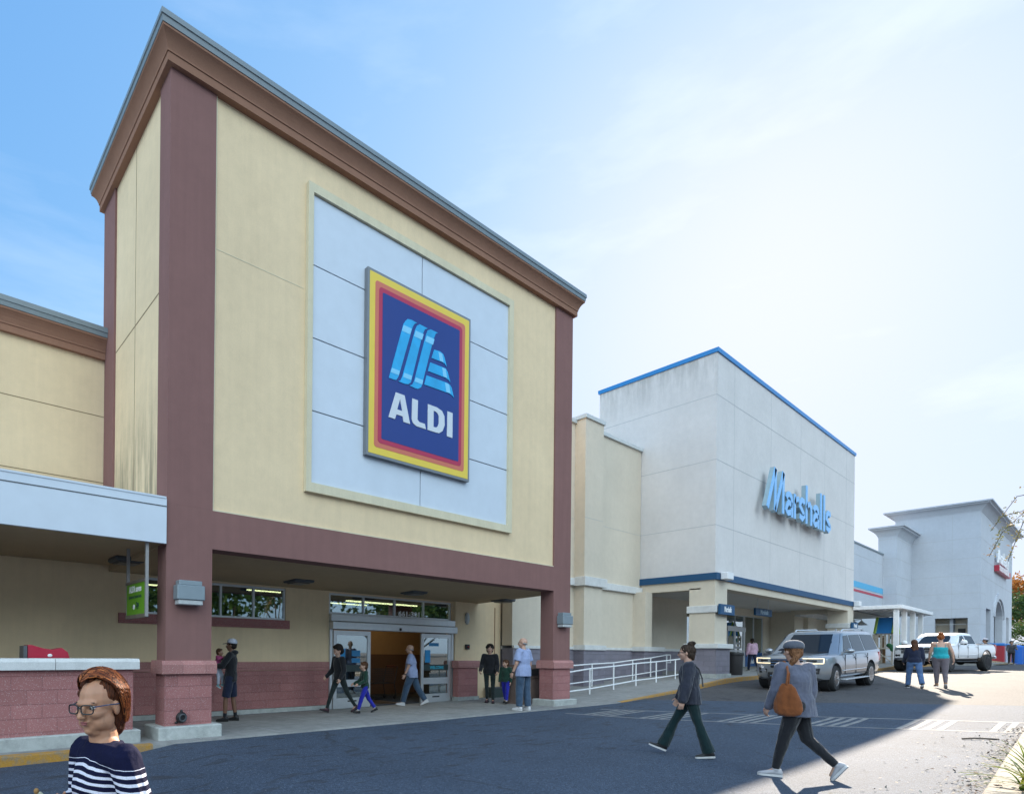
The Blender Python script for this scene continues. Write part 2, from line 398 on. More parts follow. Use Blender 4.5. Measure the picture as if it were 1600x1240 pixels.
c = mixc(nt_, crk, c, (.03, .03, .03))
nt_.links.new(c, bs.inputs['Base Color']); bs.inputs['Roughness'].default_value = .8; bs.inputs['Specular IOR Level'].default_value = .21
bump(nt_, bs, mathn(nt_, 'ADD', fine, mathn(nt_, 'MULTIPLY', f2, .8)), .7, .006)
gx = [-400, -150, -60, -25, -12, -6, -3, -1.5, -.6, 0, 2, 4, 6, 8, 10, 11.5, 13, 15, 17, 19.5, 22, 24, 26, 31, 37, 43, 50, 57, 65, 77, 90, 120, 180, 300, 700]
gy = [-700, -250, -120, -60, -30, -18, -12, -9, -7, -5, -3, -1, 1, 4, 9, 20, 60, 200, 600]
def zground(x, y): return zr(x)-(.06 if y > .5 else 0)-.0*y
sheet('ground', gx, gy, zground, am)

yell = None
ym, nt_, bs = newmat('worn_yellow_paint'); p = geo(nt_)
c = mixc(nt_, ramp(nt_, noisevar(nt_, p, 9, 6, .75), [(.45, 0), (.62, 1)]), (.46, .235, .035), (.27, .21, .14)); c = mul(nt_, c, ramp(nt_, noisevar(nt_, p, 60, 3), [(.3, .75), (.7, 1)]))
nt_.links.new(c, bs.inputs['Base Color']); bs.inputs['Roughness'].default_value = .8
# walkway in front of the stores: top sheet plus kerb face
def ystrip(name, pts, w0, zf, mat, ydeep=None):
    """pts: (x, y_edge); strip from edge back to ydeep or to edge+w0"""
    vs = []; n = len(pts)
    for x, y in pts:
        yb = ydeep if ydeep is not None else y+w0
        for t in (0, .15, .5, 1): yy = y+(yb-y)*t; vs.append((x, yy, zf(x, yy)))
    fs = [(4*i+k, 4*(i+1)+k, 4*(i+1)+k+1, 4*i+k+1) for i in range(n-1) for k in range(3)]
    return MB().add(vs, fs)
def dense(pts, st=.5):
    xs = [q[0] for q in pts]; ys = [q[1] for q in pts]; n = int((xs[-1]-xs[0])/st)+1
    return [(xs[0]+(xs[-1]-xs[0])*i/n, float(np.interp(xs[0]+(xs[-1]-xs[0])*i/n, xs, ys))) for i in range(n+1)]
edge_pts = [(-30, -.55), (-2.4, -.5), (-1, -.48), (.2, -.40), (3, -.38), (7, -.35), (10, -.45), (12, -.62), (13.6, -.69), (17.6, -.66), (20.4, -.48), (23.3, -.38), (25.9, -.52), (31, -1.35), (40, -1.55), (60, -1.7)]
walk = ystrip('walkway', dense(edge_pts, .7), 0, zs, conc, ydeep=12)
o = walk.build('walkway', conc); tag(o, kind='structure')
# kerb face and painted top edge
def kerb(name, x0, x1, mat, wtop=.16):
    pts = [q for q in dense(edge_pts, .35) if x0 <= q[0] <= x1]; vs = []; n = len(pts)
    for x, y in pts:
        zt = zs(x, y)+.004
        vs += [(x, y+wtop, zt), (x, y+.01, zt), (x, y-.012, zt-.015), (x, y-.02, zr(x)-.05)]
    o = MB().add(vs, [(4*i+k, 4*(i+1)+k, 4*(i+1)+k+1, 4*i+k+1) for i in range(n-1) for k in range(3)]).build(name, mat); tag(o, kind='structure')
kerb('kerb', -30, -.05, ym, .13); kerb('kerb', -.4, 13.4, conc, .05); kerb('kerb', 13.2, 26.5, ym, .10); kerb('kerb', 26.5, 60, ym, .12)
# walkway joints
jm = MB()
for x in list(np.arange(-8.6, 60, 1.52)):
    y0 = float(np.interp(x, [q[0] for q in edge_pts], [q[1] for q in edge_pts]))
    for k in range(6):
        a = y0+.1+(3.8-y0-.1)*k/6; b = y0+.1+(3.8-y0-.1)*(k+1)/6
        jm.add([(x-.006, a, zs(x, a)+.003), (x+.006, a, zs(x, a)+.003), (x+.006, b, zs(x, b)+.003), (x-.006, b, zs(x, b)+.003)], [(0, 1, 2, 3)])
o = jm.build('walkway_joints', groovew); tag(o, kind='structure')
# crosswalk: two edge lines running out from the store, bars parallel to the kerb
pm, nt_, bs = newmat('worn_white_paint'); p = geo(nt_)
wear = mathn(nt_, 'ADD', mathn(nt_, 'MULTIPLY', noisevar(nt_, p, 3.2, 6, .7), .75), mathn(nt_, 'MULTIPLY', noisevar(nt_, p, 70, 3, .7), .4))
c = mixc(nt_, ramp(nt_, wear, [(.40, 0), (.72, .85)]), (.31, .31, .31), (.12, .12, .12))
nt_.links.new(c, bs.inputs['Base Color']); bs.inputs['Roughness'].default_value = .8
cw = MB()
def quadz(mb, pts, nx=6, dz=.004):
    (a, b, c_, d) = [Vector((*q, 0)) for q in pts]; vs = []
    for i in range(nx+1):
        t = i/nx; p0 = a.lerp(b, t); p1 = d.lerp(c_, t)
        for q in (p0, p1): vs.append((q.x, q.y, zr(q.x)+dz))
    mb.add(vs, [(2*i, 2*i+2, 2*i+3, 2*i+1) for i in range(nx)])
near = lambda y: float(np.interp(-y, [.9, 2.8, 3.9, 4.9, 5.9, 6.6, 8.2], [9.45, 9.98, 10.6, 11.15, 11.75, 12.2, 13.3]))
far = lambda y: float(np.interp(-y, [.8, 2.1, 4.25, 5.6, 6.3, 8.1], [10.9, 11.6, 12.9, 13.6, 14.0, 14.95]))
ys_ = list(np.arange(-8.25, -.75, .5))
for f_ in (near, far):
    for a, b in zip(ys_, ys_[1:]): quadz(cw, [(f_(a)-.055, a), (f_(b)-.055, b), (f_(b)+.055, b), (f_(a)+.055, a)], 1)
for yb in (-1.65, -2.45, -3.05, -3.9, -4.5, -5.95, -6.25, -6.72, -7.5, -7.8):
    pass
for y0 in (-1.6, -2.75, -4.05, -5.35, -6.6, -7.75):
    for k in range(4):
        a = y0-.17*k; quadz(cw, [(near(a)+.07, a), (far(a)-.07, a), (far(a-.085)-.07, a-.085), (near(a-.085)+.07, a-.085)], 6)
o = cw.build('crosswalk', pm); tag(o, kind='structure')
# island on the right
icm = concrete('kerb_concrete', (.30, .27, .23), var=.25)
isl = [(4.9, -8.43), (6.5, -8.38), (9, -8.30), (12.5, -8.21), (20, -8.2), (26, -8.25)]
mb = MB(); vs = []
for x, y in dense(isl, .8):
    z = zr(x)+.16; vs += [(x, y, zr(x)-.05), (x, y-.01, z-.02), (x, y-.03, z), (x, y-.42, z), (x, y-.45, z-.04)]
n = len(vs)//5; mb.add(vs, [(5*i+k, 5*(i+1)+k, 5*(i+1)+k+1, 5*i+k+1) for i in range(n-1) for k in range(4)])
o = mb.build('island_kerb', icm); tag(o, kind='structure')
mulch = plain('mulch', (.10, .07, .04), .95, 0, .5, 25, .8)
mb = MB(); vs = []
for x, y in dense(isl, .8): vs += [(x, y-.4, zr(x)+.10), (x, y-3.2, zr(x)+.12)]
n = len(vs)//2; mb.add(vs, [(2*i, 2*(i+1), 2*(i+1)+1, 2*i+1) for i in range(n-1)]); o = mb.build('planting_bed', mulch); tag(o, kind='structure')

# ---------------------------------------------------------------- cream store tower
W, D0, YB = 11.75, 3.9, 3.3
store = thing('grocery_store', 'cream stucco store block with mauve corner piers and a brown cornice', 'building', (5.9, 2, -.05))
def frame_wall(mb, x0, x1, y0, y1, z0, z1, holes):
    """wall box along x with rectangular holes (x0,x1,z0,z1) sorted by x"""
    x = x0
    for (a, b, c, d) in sorted(holes):
        if a > x: mb.box(x, a, y0, y1, z0, z1)
        if c > z0: mb.box(a, b, y0, y1, z0, c)
        if d < z1: mb.box(a, b, y0, y1, d, z1)
        x = b
    if x < x1: mb.box(x, x1, y0, y1, z0, z1)
# field walls
m = MB(); m.box(.81, 10.94, .04, .4, 3.81, 10.97); m.box(.04, .4, .48, 3.1, 3.9, 10.97); m.box(11.35, 11.71, .48, 3.1, 3.9, 10.97); m.box(.4, 11.35, 3.5, 3.86, 3.9, 10.97)
m.build('wall', cream, store)
m = MB(); m.box(.4, 11.35, .4, 3.5, 10.6, 10.9); m.build('roof', metalgrey, store)
m = MB(); m.box(.81, .835, .015, .04, 3.835, 10.95); m.box(.81, 10.94, .01, .04, 3.81, 3.835); m.build('trim', cream2, store)
# joints in the stucco
m = MB(); m.box(.036, .04, .48, 3.1, 7.53, 7.552); m.box(.036, .04, 1.845, 1.86, 4.4, 10.95); m.build('joint', groove, store)
m = MB(); m.box(.84, 2.66, .036, .04, 8.33, 8.342); m.build('joint', cream2, store)
# piers: front-left, front-right, rear-left
for (a, b) in ((0, .81), (10.94, 11.75)):
    pm_ = MB(); pm_.box(a, b, 0, .48, 3.82, 10.97); pm_.box(a+(0 if a < 1 else .0), b, 0, .40, .93, 3.82-.001)
    pm_.build('pier', mauve, store)
    q = MB(); q.box(a-.01, b+.01, -.01, .41, .14, 1.01); q.build('pier_base', redblock, store)
    q = MB(); q.prism([(-.075, 1.02), (-.075, 1.17), (-.035, 1.24), (.44, 1.24), (.475, 1.17), (.475, 1.02)], 'x', a-.075, b+.075); q.build('pier_cap', capblock, store)
    q = MB(); q.box(a-.15, b+.15, -.15, .55, -.25, .165, b=.02); q.build('pier_plinth', concp, store)
MB().box(0, .48, 3.1, 3.9, 3.9, 10.97).build('pier', mauve, store); MB().box(11.27, 11.75, 3.1, 3.9, 3.9, 10.97).build('pier', mauve, store)
m = MB(); m.box(.81, 10.94, 0, .40, 3.15, 3.81); m.box(.0, .81, 0.0035, .4, 3.1, 3.112); m.build('beam', mauve, store)
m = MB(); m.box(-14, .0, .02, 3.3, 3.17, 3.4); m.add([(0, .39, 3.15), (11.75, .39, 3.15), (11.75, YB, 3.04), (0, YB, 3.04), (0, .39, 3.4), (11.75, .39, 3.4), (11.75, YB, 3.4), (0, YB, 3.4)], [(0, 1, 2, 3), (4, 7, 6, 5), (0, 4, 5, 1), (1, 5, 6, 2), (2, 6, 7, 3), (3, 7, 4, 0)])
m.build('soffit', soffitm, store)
def cornice(mb, x0, x1, y0, y1, prof):
    rings = []
    for o_, z in prof: rings.append([(x0-o_, y0-o_, z), (x1+o_, y0-o_, z), (x1+o_, y1+o_, z), (x0-o_, y1+o_, z)])
    mb.loft(rings, caps=False)
cp = [(-.3, 10.94), (.085, 10.94), (.085, 11.08), (.10, 11.08), (.10, 11.095), (.10, 11.11), (.115, 11.15), (.135, 11.2), (.165, 11.25), (.20, 11.29), (.225, 11.31), (.225, 11.345), (-.3, 11.345)]
m = MB(); cornice(m, 0, W, 0, D0, cp); m.build('cornice', brown, store, smooth=35)
m = MB(); cornice(m, 0, W, 0, D0, [(-.3, 11.35), (.235, 11.35), (.245, 11.44), (.262, 11.445), (.255, 11.54), (-.3, 11.56)]); m.build('coping', metalgrey, store)
# sign recess
X0, X1, Z0, Z1 = 2.70, 9.0, 4.47, 10.37
x0, x1, z0, z1 = 2.82, 8.84, 4.65, 10.20
fr = MB()
for (a, b, c_, d) in ((X0, X1, z1, Z1), (X0, X1, Z0, z0), (X0, x0, z0, z1), (x1, X1, z0, z1)): fr.box(a, b, -.05, .05, c_, d)
fr.build('moulding', cream2, store)
pn = MB(); xm = 5.785; zsn = [z0, 6.05, 7.45, 8.85, z1]; g = .012
for a, b in zip(zsn, zsn[1:]):
    if a == z0 or b == z1:
        pn.box(x0, xm-g, .005, .05, a+g, b-g); pn.box(xm+g, x1, .005, .05, a+g, b-g)
    else: pn.box(x0, x1, .005, .05, a+g, b-g)
pn.build('sign_panel', whitepanel, store); MB().box(x0, x1, .03, .06, z0, z1).build('panel_backing', darkgrey, store)

# rear wall under the canopy (windows, door opening)
hw = [(.77, 4.36, 2.2, 3.0), (5.72, 10.55, -.3, 3.0)]
m = MB(); frame_wall(m, -14, 12.93, YB, YB+.25, .9, 3.6, [(a, b, max(c, .9), d) for a, b, c, d in hw]); m.build('wall', cream, store)
m = MB(); m.box(-14, 5.72, YB-.01, YB+.26, .0, .93); m.box(10.55, 10.6, YB-.01, YB+.26, 0, .93); m.build('wall_base', redblock, store)
m = MB(); m.box(-14, 5.76, YB-.035, YB+.26, .94, 1.15); m.build('wall_cap', capblock, store)
m = MB(); m.box(-14, 5.70, YB-.06, YB+.2, -.3, -.005); m.build('wall_plinth', concp, store)
m = MB(); m.box(.2, 4.46, YB-.04, YB+.3, 1.98, 2.195); m.build('window_sill', redblock, store)
def window(parent, x0, x1, z0, z1, y, nm, fm=alu, t=.045, gl=glass, name='window'):
    f = MB()
    f.box(x0, x1, y-.03, y+.05, z0, z0+t); f.box(x0, x1, y-.03, y+.05, z1-t, z1)
    for i in range(nm+1):
        xc = x0+t/2+(x1-x0-t)*i/nm; f.box(xc-t/2, xc+t/2, y-.03, y+.05, z0+t, z1-t)
    o = f.build(name, fm, parent)
    MB().box(x0+t*.5, x1-t*.5, y+.004, y+.01, z0+t*.5, z1-t*.5).build('pane', gl, o)
    return o
window(store, .80, 4.36, 2.2, 2.995, YB+.06, 4)
window(store, 5.74, 10.52, 2.44, 2.995, YB+.06, 4)
# sliding door assembly
hd = MB(); hd.box(5.72, 10.57, YB-.12, YB+.12, 2.24, 2.43, b=.01); hd.box(5.72, 10.59, YB-.20, YB+.12, 2.02, 2.23, b=.015); hd.box(5.72, 10.59, YB-.205, YB-.19, 2.13, 2.14)
hdo = hd.build('door_header', alu, store)
MB().ball((8.14, YB-.21, 2.08), (.045, .03, .04)).build('sensor', black, hdo, smooth='all')
MB().box(5.72, 5.80, YB-.06, YB+.1, -.13, 2.02).build('door_jamb', alu, store); MB().box(10.46, 10.57, YB-.06, YB+.1, -.13, 2.02).build('door_jamb', alu, store)
blued = plain('blue_decal', (.02, .25, .55), .4)
deca = plain('dark_decal', (.03, .05, .05), .4)
def slide(x0, x1, y):
    z0, z1 = -.11, 1.995
    f = MB(); t = .11; zb = [(z0, .17), (.47, .66), (1.87, z1)]
    f.box(x0, x0+t, y, y+.05, z0, z1); f.box(x1-t, x1, y, y+.05, z0, z1)
    for a, b in zb: f.box(x0+t, x1-t, y, y+.05, a, b)
    o = f.build('door', alu, store)
    MB().box(x0+t*.8, x1-t*.8, y+.02, y+.027, .16, 1.88).build('pane', glass, o)
    MB().box(x0+t, x1-t, y+.008, y+.018, .88, 1.06).build('door_band', deca, o)
    MB().box(x0+.18, x0+.40, y+.008, y+.018, 1.12, 1.5, ).build('decal', blued, o)
    MB().box(x0+(x1-x0)*.38, x0+(x1-x0)*.62, y-.003, y, .06, .10).build('decal', black, o)
    return o
dl = slide(5.82, 7.11, YB-.09); dr = slide(9.10, 10.40, YB-.09)
cy = plain('cyan_lettering', (.05, .45, .60), .4)
vs, fs = text_mesh('WELCOME', .13, .002, .004, .95, align='CENTER'); MB().add(vs, fs, xf((9.78, YB-.086, .925), rx=R(90))).build('lettering', cy, dr)
lw = plain('white_lettering', (.9, .9, .9), .5)
vs, fs = text_mesh('661-301', .20, .003, .006, 1.38); MB().add(vs, fs, xf((8.25, YB+.02, 2.49), rx=R(90))).build('address_number', lw, store)
# pilaster right of the door, return wall
m = MB(); m.box(10.59, 11.53, YB-.10, YB, -.1, 3.3); m.build('pilaster', cream, store)
m = MB(); m.box(10.50, 11.42, YB-.32, YB-.10, .02, .95); m.build('pilaster_base', redblock, store)
m = MB(); m.prism([(YB-.38, .96), (YB-.38, 1.12), (YB-.34, 1.18), (YB-.10, 1.18), (YB-.10, .96)], 'x', 10.44, 11.48); m.build('pilaster_cap', capblock, store)
m = MB(); m.box(10.46, 11.46, YB-.36, YB-.1, -.3, .05, b=.01); m.build('pilaster_plinth', concp, store)
m = MB(); m.box(11.53, 12.93, YB-.03, YB, -.2, 3.2); m.box(12.6, 12.63, YB-.035, YB-.03, -.1, 3.0); m.build('wall', cream, store)
m = MB(); m.box(12.602, 12.63, YB-.045, YB-.035, .0, 2.95); m.build('downpipe', brown, store)
# interior hall seen through the glass
inm = plain('interior_dark', (.10, .085, .07), .8); int_tan = plain('interior_tan', (.40, .26, .14), .8); int_br = plain('interior_brown', (.16, .09, .06), .8)
fl = plain('interior_floor', (.12, .09, .07), .4)
m = MB(); m.box(-14, 21, 26, 26.2, -.2, 4.6); m.box(-14.2, -14, 3.5, 26, -.2, 4.6); m.box(21, 21.2, 3.6, 26, -.2, 4.6); m.box(-14, 21.2, 3.5, 26.2, 4.6, 4.8); m.box(-14, 12.9, 3.55, 3.62, 3.1, 4.6); m.build('interior_shell', inm, store)
MB().box(-13.9, 20.9, 3.56, 25.9, -.14, -.09).build('interior_floor', fl, store)
m = MB(); m.box(8.1, 12.5, 6.4, 6.5, 1.35, 2.9); m.build('vestibule_wall', int_tan, store)
m = MB(); m.box(8.1, 12.5, 6.38, 6.5, -.1, 1.35); m.build('vestibule_wall', int_br, store)
m = MB()
for x in (6.9, 7.5, 8.05): m.box(x, x+.07, 6.3, 6.4, -.1, 2.6)
m.box(6.9, 8.1, 6.3, 6.4, 2.1, 2.2); m.box(6.9, 8.1, 6.3, 6.4, .75, .82); m.build('inner_door', alu, store)
lite = emit('ceiling_light_strip', (1, .75, .38), 3.2)
for (x, y, l) in [(-1, 9.6, 3.2), (2.5, 9.6, 3.2), (6.0, 7.9, 3.4), (10.5, 7.9, 3.0), (14, 11.5, 3.5), (9, 14, 3.5), (3, 15, 3.5), (15, 17, 3.5)]:
    MB().box(x, x+l, y, y+.09, 4.15, 4.20).build('light_strip', lite, store)
MB().box(7.6, 10.6, 4.9, 5.0, 2.98, 3.02).build('light_strip', lite, store)  # extra strip added to brighten the vestibule wall
# left wing: fascia, upper wall, cornice
m = MB(); m.box(-14, -.02, -.05, .02, 3.14, 3.87); m.build('fascia', whitepanel, store)
m = MB(); m.box(-14, -.015, -.056, -.05, 3.735, 3.75); m.build('fascia_joint', darkgrey, store)
m = MB(); m.box(-14, -.03, -.06, 3.8, 3.87, 3.90); m.build('fascia_cap', whitepanel, store)
m = MB(); m.box(-14, 0, 3.8, 4.1, 3.4, 7.63); m.build('wall', cream, store)
m = MB(); m.box(-14, 0, 3.796, 3.8, 6.42, 6.435); m.box(-14, 0, 3.796, 3.8, 5.0, 5.015); m.build('joint', groove, store)
def straight_cornice(mb, x0, x1, y, prof):
    mb.prism([(y-o_, z) for o_, z in prof], 'x', x0, x1)
m = MB(); straight_cornice(m, -14, -.002, 3.8, [(o_, z-3.31) for o_, z in cp]); m.build('cornice', brown, store)
m = MB(); straight_cornice(m, -14, .0-.002, 3.8, [(-.3, 8.04), (.235, 8.04), (.245, 8.13), (.26, 8.135), (.255, 8.24), (-.3, 8.25)]); m.build('coping', metalgrey, store)
MB().box(-14, .3, 3.9, 26, 7.5, 7.7).build('roof', metalgrey, store)
MB().box(.2, 21.5, 3.9, 26, 5.0, 5.2).build('roof', metalgrey, store)
m = MB(); m.box(-.06, .10, .42, .50, 3.87, 3.95); m.box(-.16, 0, .3, .46, 3.90, 3.93); m.build('flashing', darkgrey, store)

# low block wall of the trolley bay
lowwall = thing('low_block_wall', 'low red block wall with a pale concrete coping beside the left pier', 'wall', (-4, 0, -.1))
MB().box(-14, -.52, 0.0, .4, .10, 1.10).build('wall', redblock, lowwall)
for k in range(9):
    a = -.44-1.23*k; MB().prism([(-.07, 1.105), (-.07, 1.22), (-.04, 1.27), (.44, 1.27), (.47, 1.22), (.47, 1.105)], 'x', a-1.222, a).build('coping', coping, lowwall)
MB().box(-14, -.42, -.10, .5, -.3, .155, b=.015).build('plinth', concp, lowwall)

# wall between the towers
mid = thing('retail_wing', 'beige store wing with pilasters between the two tall blocks', 'building', (17, 3, .1))
MBL = MB(); MBL.box(12.93, 21.58, 2.8, 3.2, 1.7, 9.95); MBL.box(12.90, 15.2, 3.29, 3.4, 1.7, 3.2); MBL.build('wall', mcream, mid)
MB().box(16.6, 17.85, 2.4, 2.8, 1.75, 10.06).build('pilaster', mcream, mid); MB().box(21.0, 21.58, 2.3, 2.8, 1.75, 4.0).build('pilaster', mcream, mid)
m = MB(); m.box(12.93, 21.6, 2.72, 2.8, 1.6, 1.70); m.box(16.5, 18.0, 2.3, 2.75, 1.58, 1.76); m.box(20.8, 22.6, 2.22, 2.75, 1.58, 1.76); m.box(12.95, 15.5, 3.2, 3.29, 1.57, 1.68); m.build('coping', coping, mid)
m = MB(); m.box(12.93, 21.55, 2.68, 2.85, 3.95, 4.22, b=.01); m.box(16.45, 18.0, 2.28, 2.7, 3.93, 4.26, b=.01); m.build('band', coping, mid)
m = MB(); m.box(12.93, 21.6, 2.76, 3.2, -.2, 1.6); m.box(16.55, 17.95, 2.36, 2.76, -.2, 1.58); m.box(20.9, 22.5, 2.28, 2.76, 0, 1.58); m.box(12.95, 15.5, 3.26, 3.4, -.2, 1.57); m.build('wall_base', blk_grey, mid)
m = MB(); m.box(12.93, 21.58, 2.72, 3.2, 9.95, 10.08); m.box(16.54, 17.9, 2.34, 2.9, 10.06, 10.2); m.build('coping', plain('pale_coping', (.55, .58, .58), .5, 0, .06, 5, 0), mid)
m = MB(); m.box(12.93, 16.6, 2.796, 2.8, 6.43, 6.44); m.box(17.85, 21.58, 2.796, 2.8, 6.43, 6.44); m.box(16.6, 17.85, 2.396, 2.4, 6.43, 6.44); m.build('joint', groovew, mid)
MB().box(12.93, 41, 3.2, 26, 9.3, 9.5).build('roof', metalgrey, mid)
MB().box(12.93, 13.1, 3.2, 26, 5.2, 9.3).build('side_wall', mcream, mid)

# white clothes store block
cs = thing('clothing_store', 'tall white stucco store block with blue trim and an open corner portico', 'building', (31, 2, .4))
XA, XB = 21.6, 40.9
m = MB(); m.box(XA, XB, 0, .35, 4.6, 13.04); m.box(XA, XA+.35, .35, 4.65, 4.6, 13.04); m.box(XB-.35, XB, .35, 4.65, 4.6, 13.04); m.box(XA+.35, XB-.35, 4.3, 4.65, 4.6, 13.04); m.build('wall', mwhite, cs)
MB().box(XA+.3, XB-.3, .3, 4.4, 12.3, 12.5).build('roof', metalgrey, cs)
m = MB()
for z in (11.42, 8.93, 6.43): m.box(XA, XB, -.004, 0, z, z+.02); m.box(XA-.004, XA, 0, 4.65, z, z+.02)
for x in (23.3, 27.4, 31.4, 35.2, 39.2): m.box(x, x+.014, -.003, 0, 4.62, 13.04)
m.build('joint', groovew, cs)
m = MB(); cornice(m, XA, XB, 0, 4.65, [(-.4, 13.04), (.05, 13.04), (.06, 13.2), (-.4, 13.22)]); m.build('cap', mblue2, cs)
m = MB(); m.box(XA-.08, XB+.08, -.08, .3, 4.34, 4.6); m.box(XA-.08, XA+.3, .3, 2.8, 4.34, 4.6); m.build('trim_band', mblue, cs)
m = MB(); m.box(XA, XB, 0, .5, 4.05, 4.34); m.box(XA, XA+.5, .5, 2.8, 4.0, 4.34); m.box(XB-.5, XB, .5, 2.8, 4.0, 4.34); m.build('beam', mcream, cs)
m = MB(); m.box(XA+.5, XB+12, .5, 4.0, 4.22, 4.45); m.build('soffit', stucco('portico_soffit', (.74, .71, .66), streak=0), cs)
for (a, b) in ((XA, XA+1.15), (XB-1.15, XB)):
    MB().box(a, b, .0, .9, 1.88, 4.05-.001).build('column', mcream, cs)
    MB().box(a-.07, b+.07, -.07, .97, 3.08, 3.35, b=.01).build('column_band', coping, cs)
    MB().box(a-.12, b+.25, -.15, 1.05, 1.70, 1.88, b=.01).build('column_cap', coping, cs)
    MB().box(a-.04, b+.15, -.06, .98, zs(a)+.0, 1.70).build('column_base', blk_grey, cs)
    MB().box(a-.08, b+.19, -.10, 1.02, .2, zs(a)+.16).build('column_plinth', concp, cs)
hd2 = [(29.0, 30.6, 1.82, 3.78), (34.05, 39.72, .3, 3.8)]
m = MB(); frame_wall(m, 22.4, 53, 4.0, 4.3, .3, 4.4, hd2); m.build('wall', mcream, cs)
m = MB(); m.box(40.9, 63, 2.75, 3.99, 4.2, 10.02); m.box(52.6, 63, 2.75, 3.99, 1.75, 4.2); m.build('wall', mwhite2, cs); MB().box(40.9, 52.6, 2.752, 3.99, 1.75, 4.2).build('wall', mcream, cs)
MB().box(42.6, 44.2, 2.5, 2.75, 1.75, 3.9).build('pilaster', mcream, cs); MB().box(47.6, 49, 2.5, 2.75, 1.75, 3.9).build('pilaster', mcream, cs)
m = MB(); m.box(40.9, 53, 2.45, 2.75, 3.9, 4.2, b=.02); m.build('band', coping, cs)
m = MB(); m.box(22.4, 34.0, 3.92, 4.0, 1.62, 1.74); m.box(39.78, 41, 3.92, 4.0, 1.62, 1.74); m.build('coping', coping, cs)
m = MB(); m.box(22.4, 34.0, 3.95, 4.0, .4, 1.62); m.box(39.78, 41, 3.95, 4.0, .4, 1.62); m.box(40.9, 63, 2.70, 2.75, .4, 1.75); m.build('wall_base', blk_grey, cs)
window(cs, 29.0, 30.6, 1.82, 3.78, 4.06, 1, fm=darkgrey)
# entrance glazing
window(cs, 34.08, 36.7, 3.1, 3.8, 4.05, 2, name='transom')
window(cs, 36.78, 39.7, .55, 3.8, 4.05, 2, name='window')
dd = MB(); y = 4.0
dd.box(34.1, 36.75, y-.05, y+.08, 2.85, 3.1); dd.box(34.1, 34.2, y-.03, y+.05, .58, 2.85); dd.box(35.15, 35.30, y-.03, y+.05, .58, 2.85); dd.box(36.5, 36.72, y-.03, y+.05, .58, 2.85)
for a, b in ((34.2, 35.15), (35.3, 36.5)): dd.box(a, b, y-.03, y+.05, .58, .8); dd.box(a, b, y-.03, y+.05, 1.68, 1.78)
ddo = dd.build('door', alu, cs); MB().box(34.15, 36.6, y+.01, y+.02, .6, 2.9).build('pane', glass, ddo)
MB().box(36.85, 39.6, 4.0, 4.02, .65, 1.65).build('window_poster', plain('blue_poster', (.02, .09, .26), .4), cs)
m = MB(); m.box(22.5, 50, 12, 12.2, .3, 4.6); m.box(22.5, 50, 4.3, 12, 4.3, 4.4); m.box(22.5, 22.6, 4.3, 12, .3, 4.4); m.box(50, 50.1, 4.3, 12, .3, 4.4); m.build('interior_shell', int_tan, cs)
MB().box(22.6, 50, 4.2, 12, .55, .6).build('interior_floor', fl, cs)
for (x, y_) in [(33.5, 6.5), (36.5, 6.5), (33.5, 8.8), (37, 8.8), (40, 7.5)]: MB().box(x, x+1.9, y_, y_+.12, 4.18, 4.24).build('light_strip', lite, cs)
for i in range(6):
    MB().box(33.4+i*1.5, 34.3+i*1.5, 8.5, 9.4, .6, 2.0+.15*(i % 3)).build('shelf', plain('shelf_goods%d' % (i % 3), [(.35, .2, .12), (.5, .42, .3), (.2, .1, .08)][i % 3], .8, 0, .6, 6), cs)

# far white sports store
ss = thing('sports_store', 'far white stucco store block with stepped cornices and an arched entrance', 'building', (76, 0, 1.1))
XL, YL, YF, XC, XR = 63.0, 1.91, -2.18, 68.86, 91.8
zb = .6
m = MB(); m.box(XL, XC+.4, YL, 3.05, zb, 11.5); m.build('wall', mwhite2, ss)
def crown(mb, x0, x1, y0, y1, z, h, d):
    cornice(mb, x0, x1, y0, y1, [(-.6, z), (.0, z), (.04*d, z), (.06*d, z+.1*h), (.12*d, z+.14*h), (.2*d, z+.3*h), (.4*d, z+.5*h), (.62*d, z+.66*h), (.75*d, z+.7*h), (.8*d, z+.82*h), (1*d, z+.86*h), (1*d, z+h), (-.6, z+h+.03)])
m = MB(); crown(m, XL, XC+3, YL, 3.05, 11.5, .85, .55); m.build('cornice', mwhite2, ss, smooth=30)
m = MB()   # main block walls: left face with a rectangular opening, front with two slots and an arch
for (a, b, c_, d) in ((YF+.0, -1.48, zb, 13.7), (.46, 3.0, zb, 13.7), (-1.48, .46, 4.85, 13.7)): m.box(XC, XC+.5, a, b, c_, d)
m.box(XC, XC+.5, -1.48, .46, zb, 1.3)
m.box(XC+.5, XR, 2.6, 3.0, zb, 13.7); m.box(XR-.5, XR, YF, 2.6, zb, 13.7)
# front with openings
def archwall(mb, y0, y1, x0, x1, z1, slots, arch):
    hs = [(a, b, zb, d) for a, b, d in slots]+[(arch[0], arch[1], zb, arch[2])]
    ax0, ax1, spring, rise = arch[0], arch[1], arch[2], arch[3]
    x = x0
    for (a, b, c_, d) in sorted(hs):
        mb.box(x, a, y0, y1, zb, z1)
        if a != ax0: mb.box(a, b, y0, y1, d, z1)
        x = b
    mb.box(x, x1, y0, y1, zb, z1)
    n = 14; cx, rx = (ax0+ax1)/2, (ax1-ax0)/2; top = spring+rise+.3
    mb.box(ax0, ax1, y0, y1, top, z1)
    arc = [(cx+rx*math.cos(math.pi*i/n), spring+rise*math.sin(math.pi*i/n)) for i in range(n+1)]
    for (p, q) in zip(arc, arc[1:]): mb.prism([(p[0], p[1]), (p[0], top), (q[0], top), (q[0], q[1])], 'y', y0, y1)
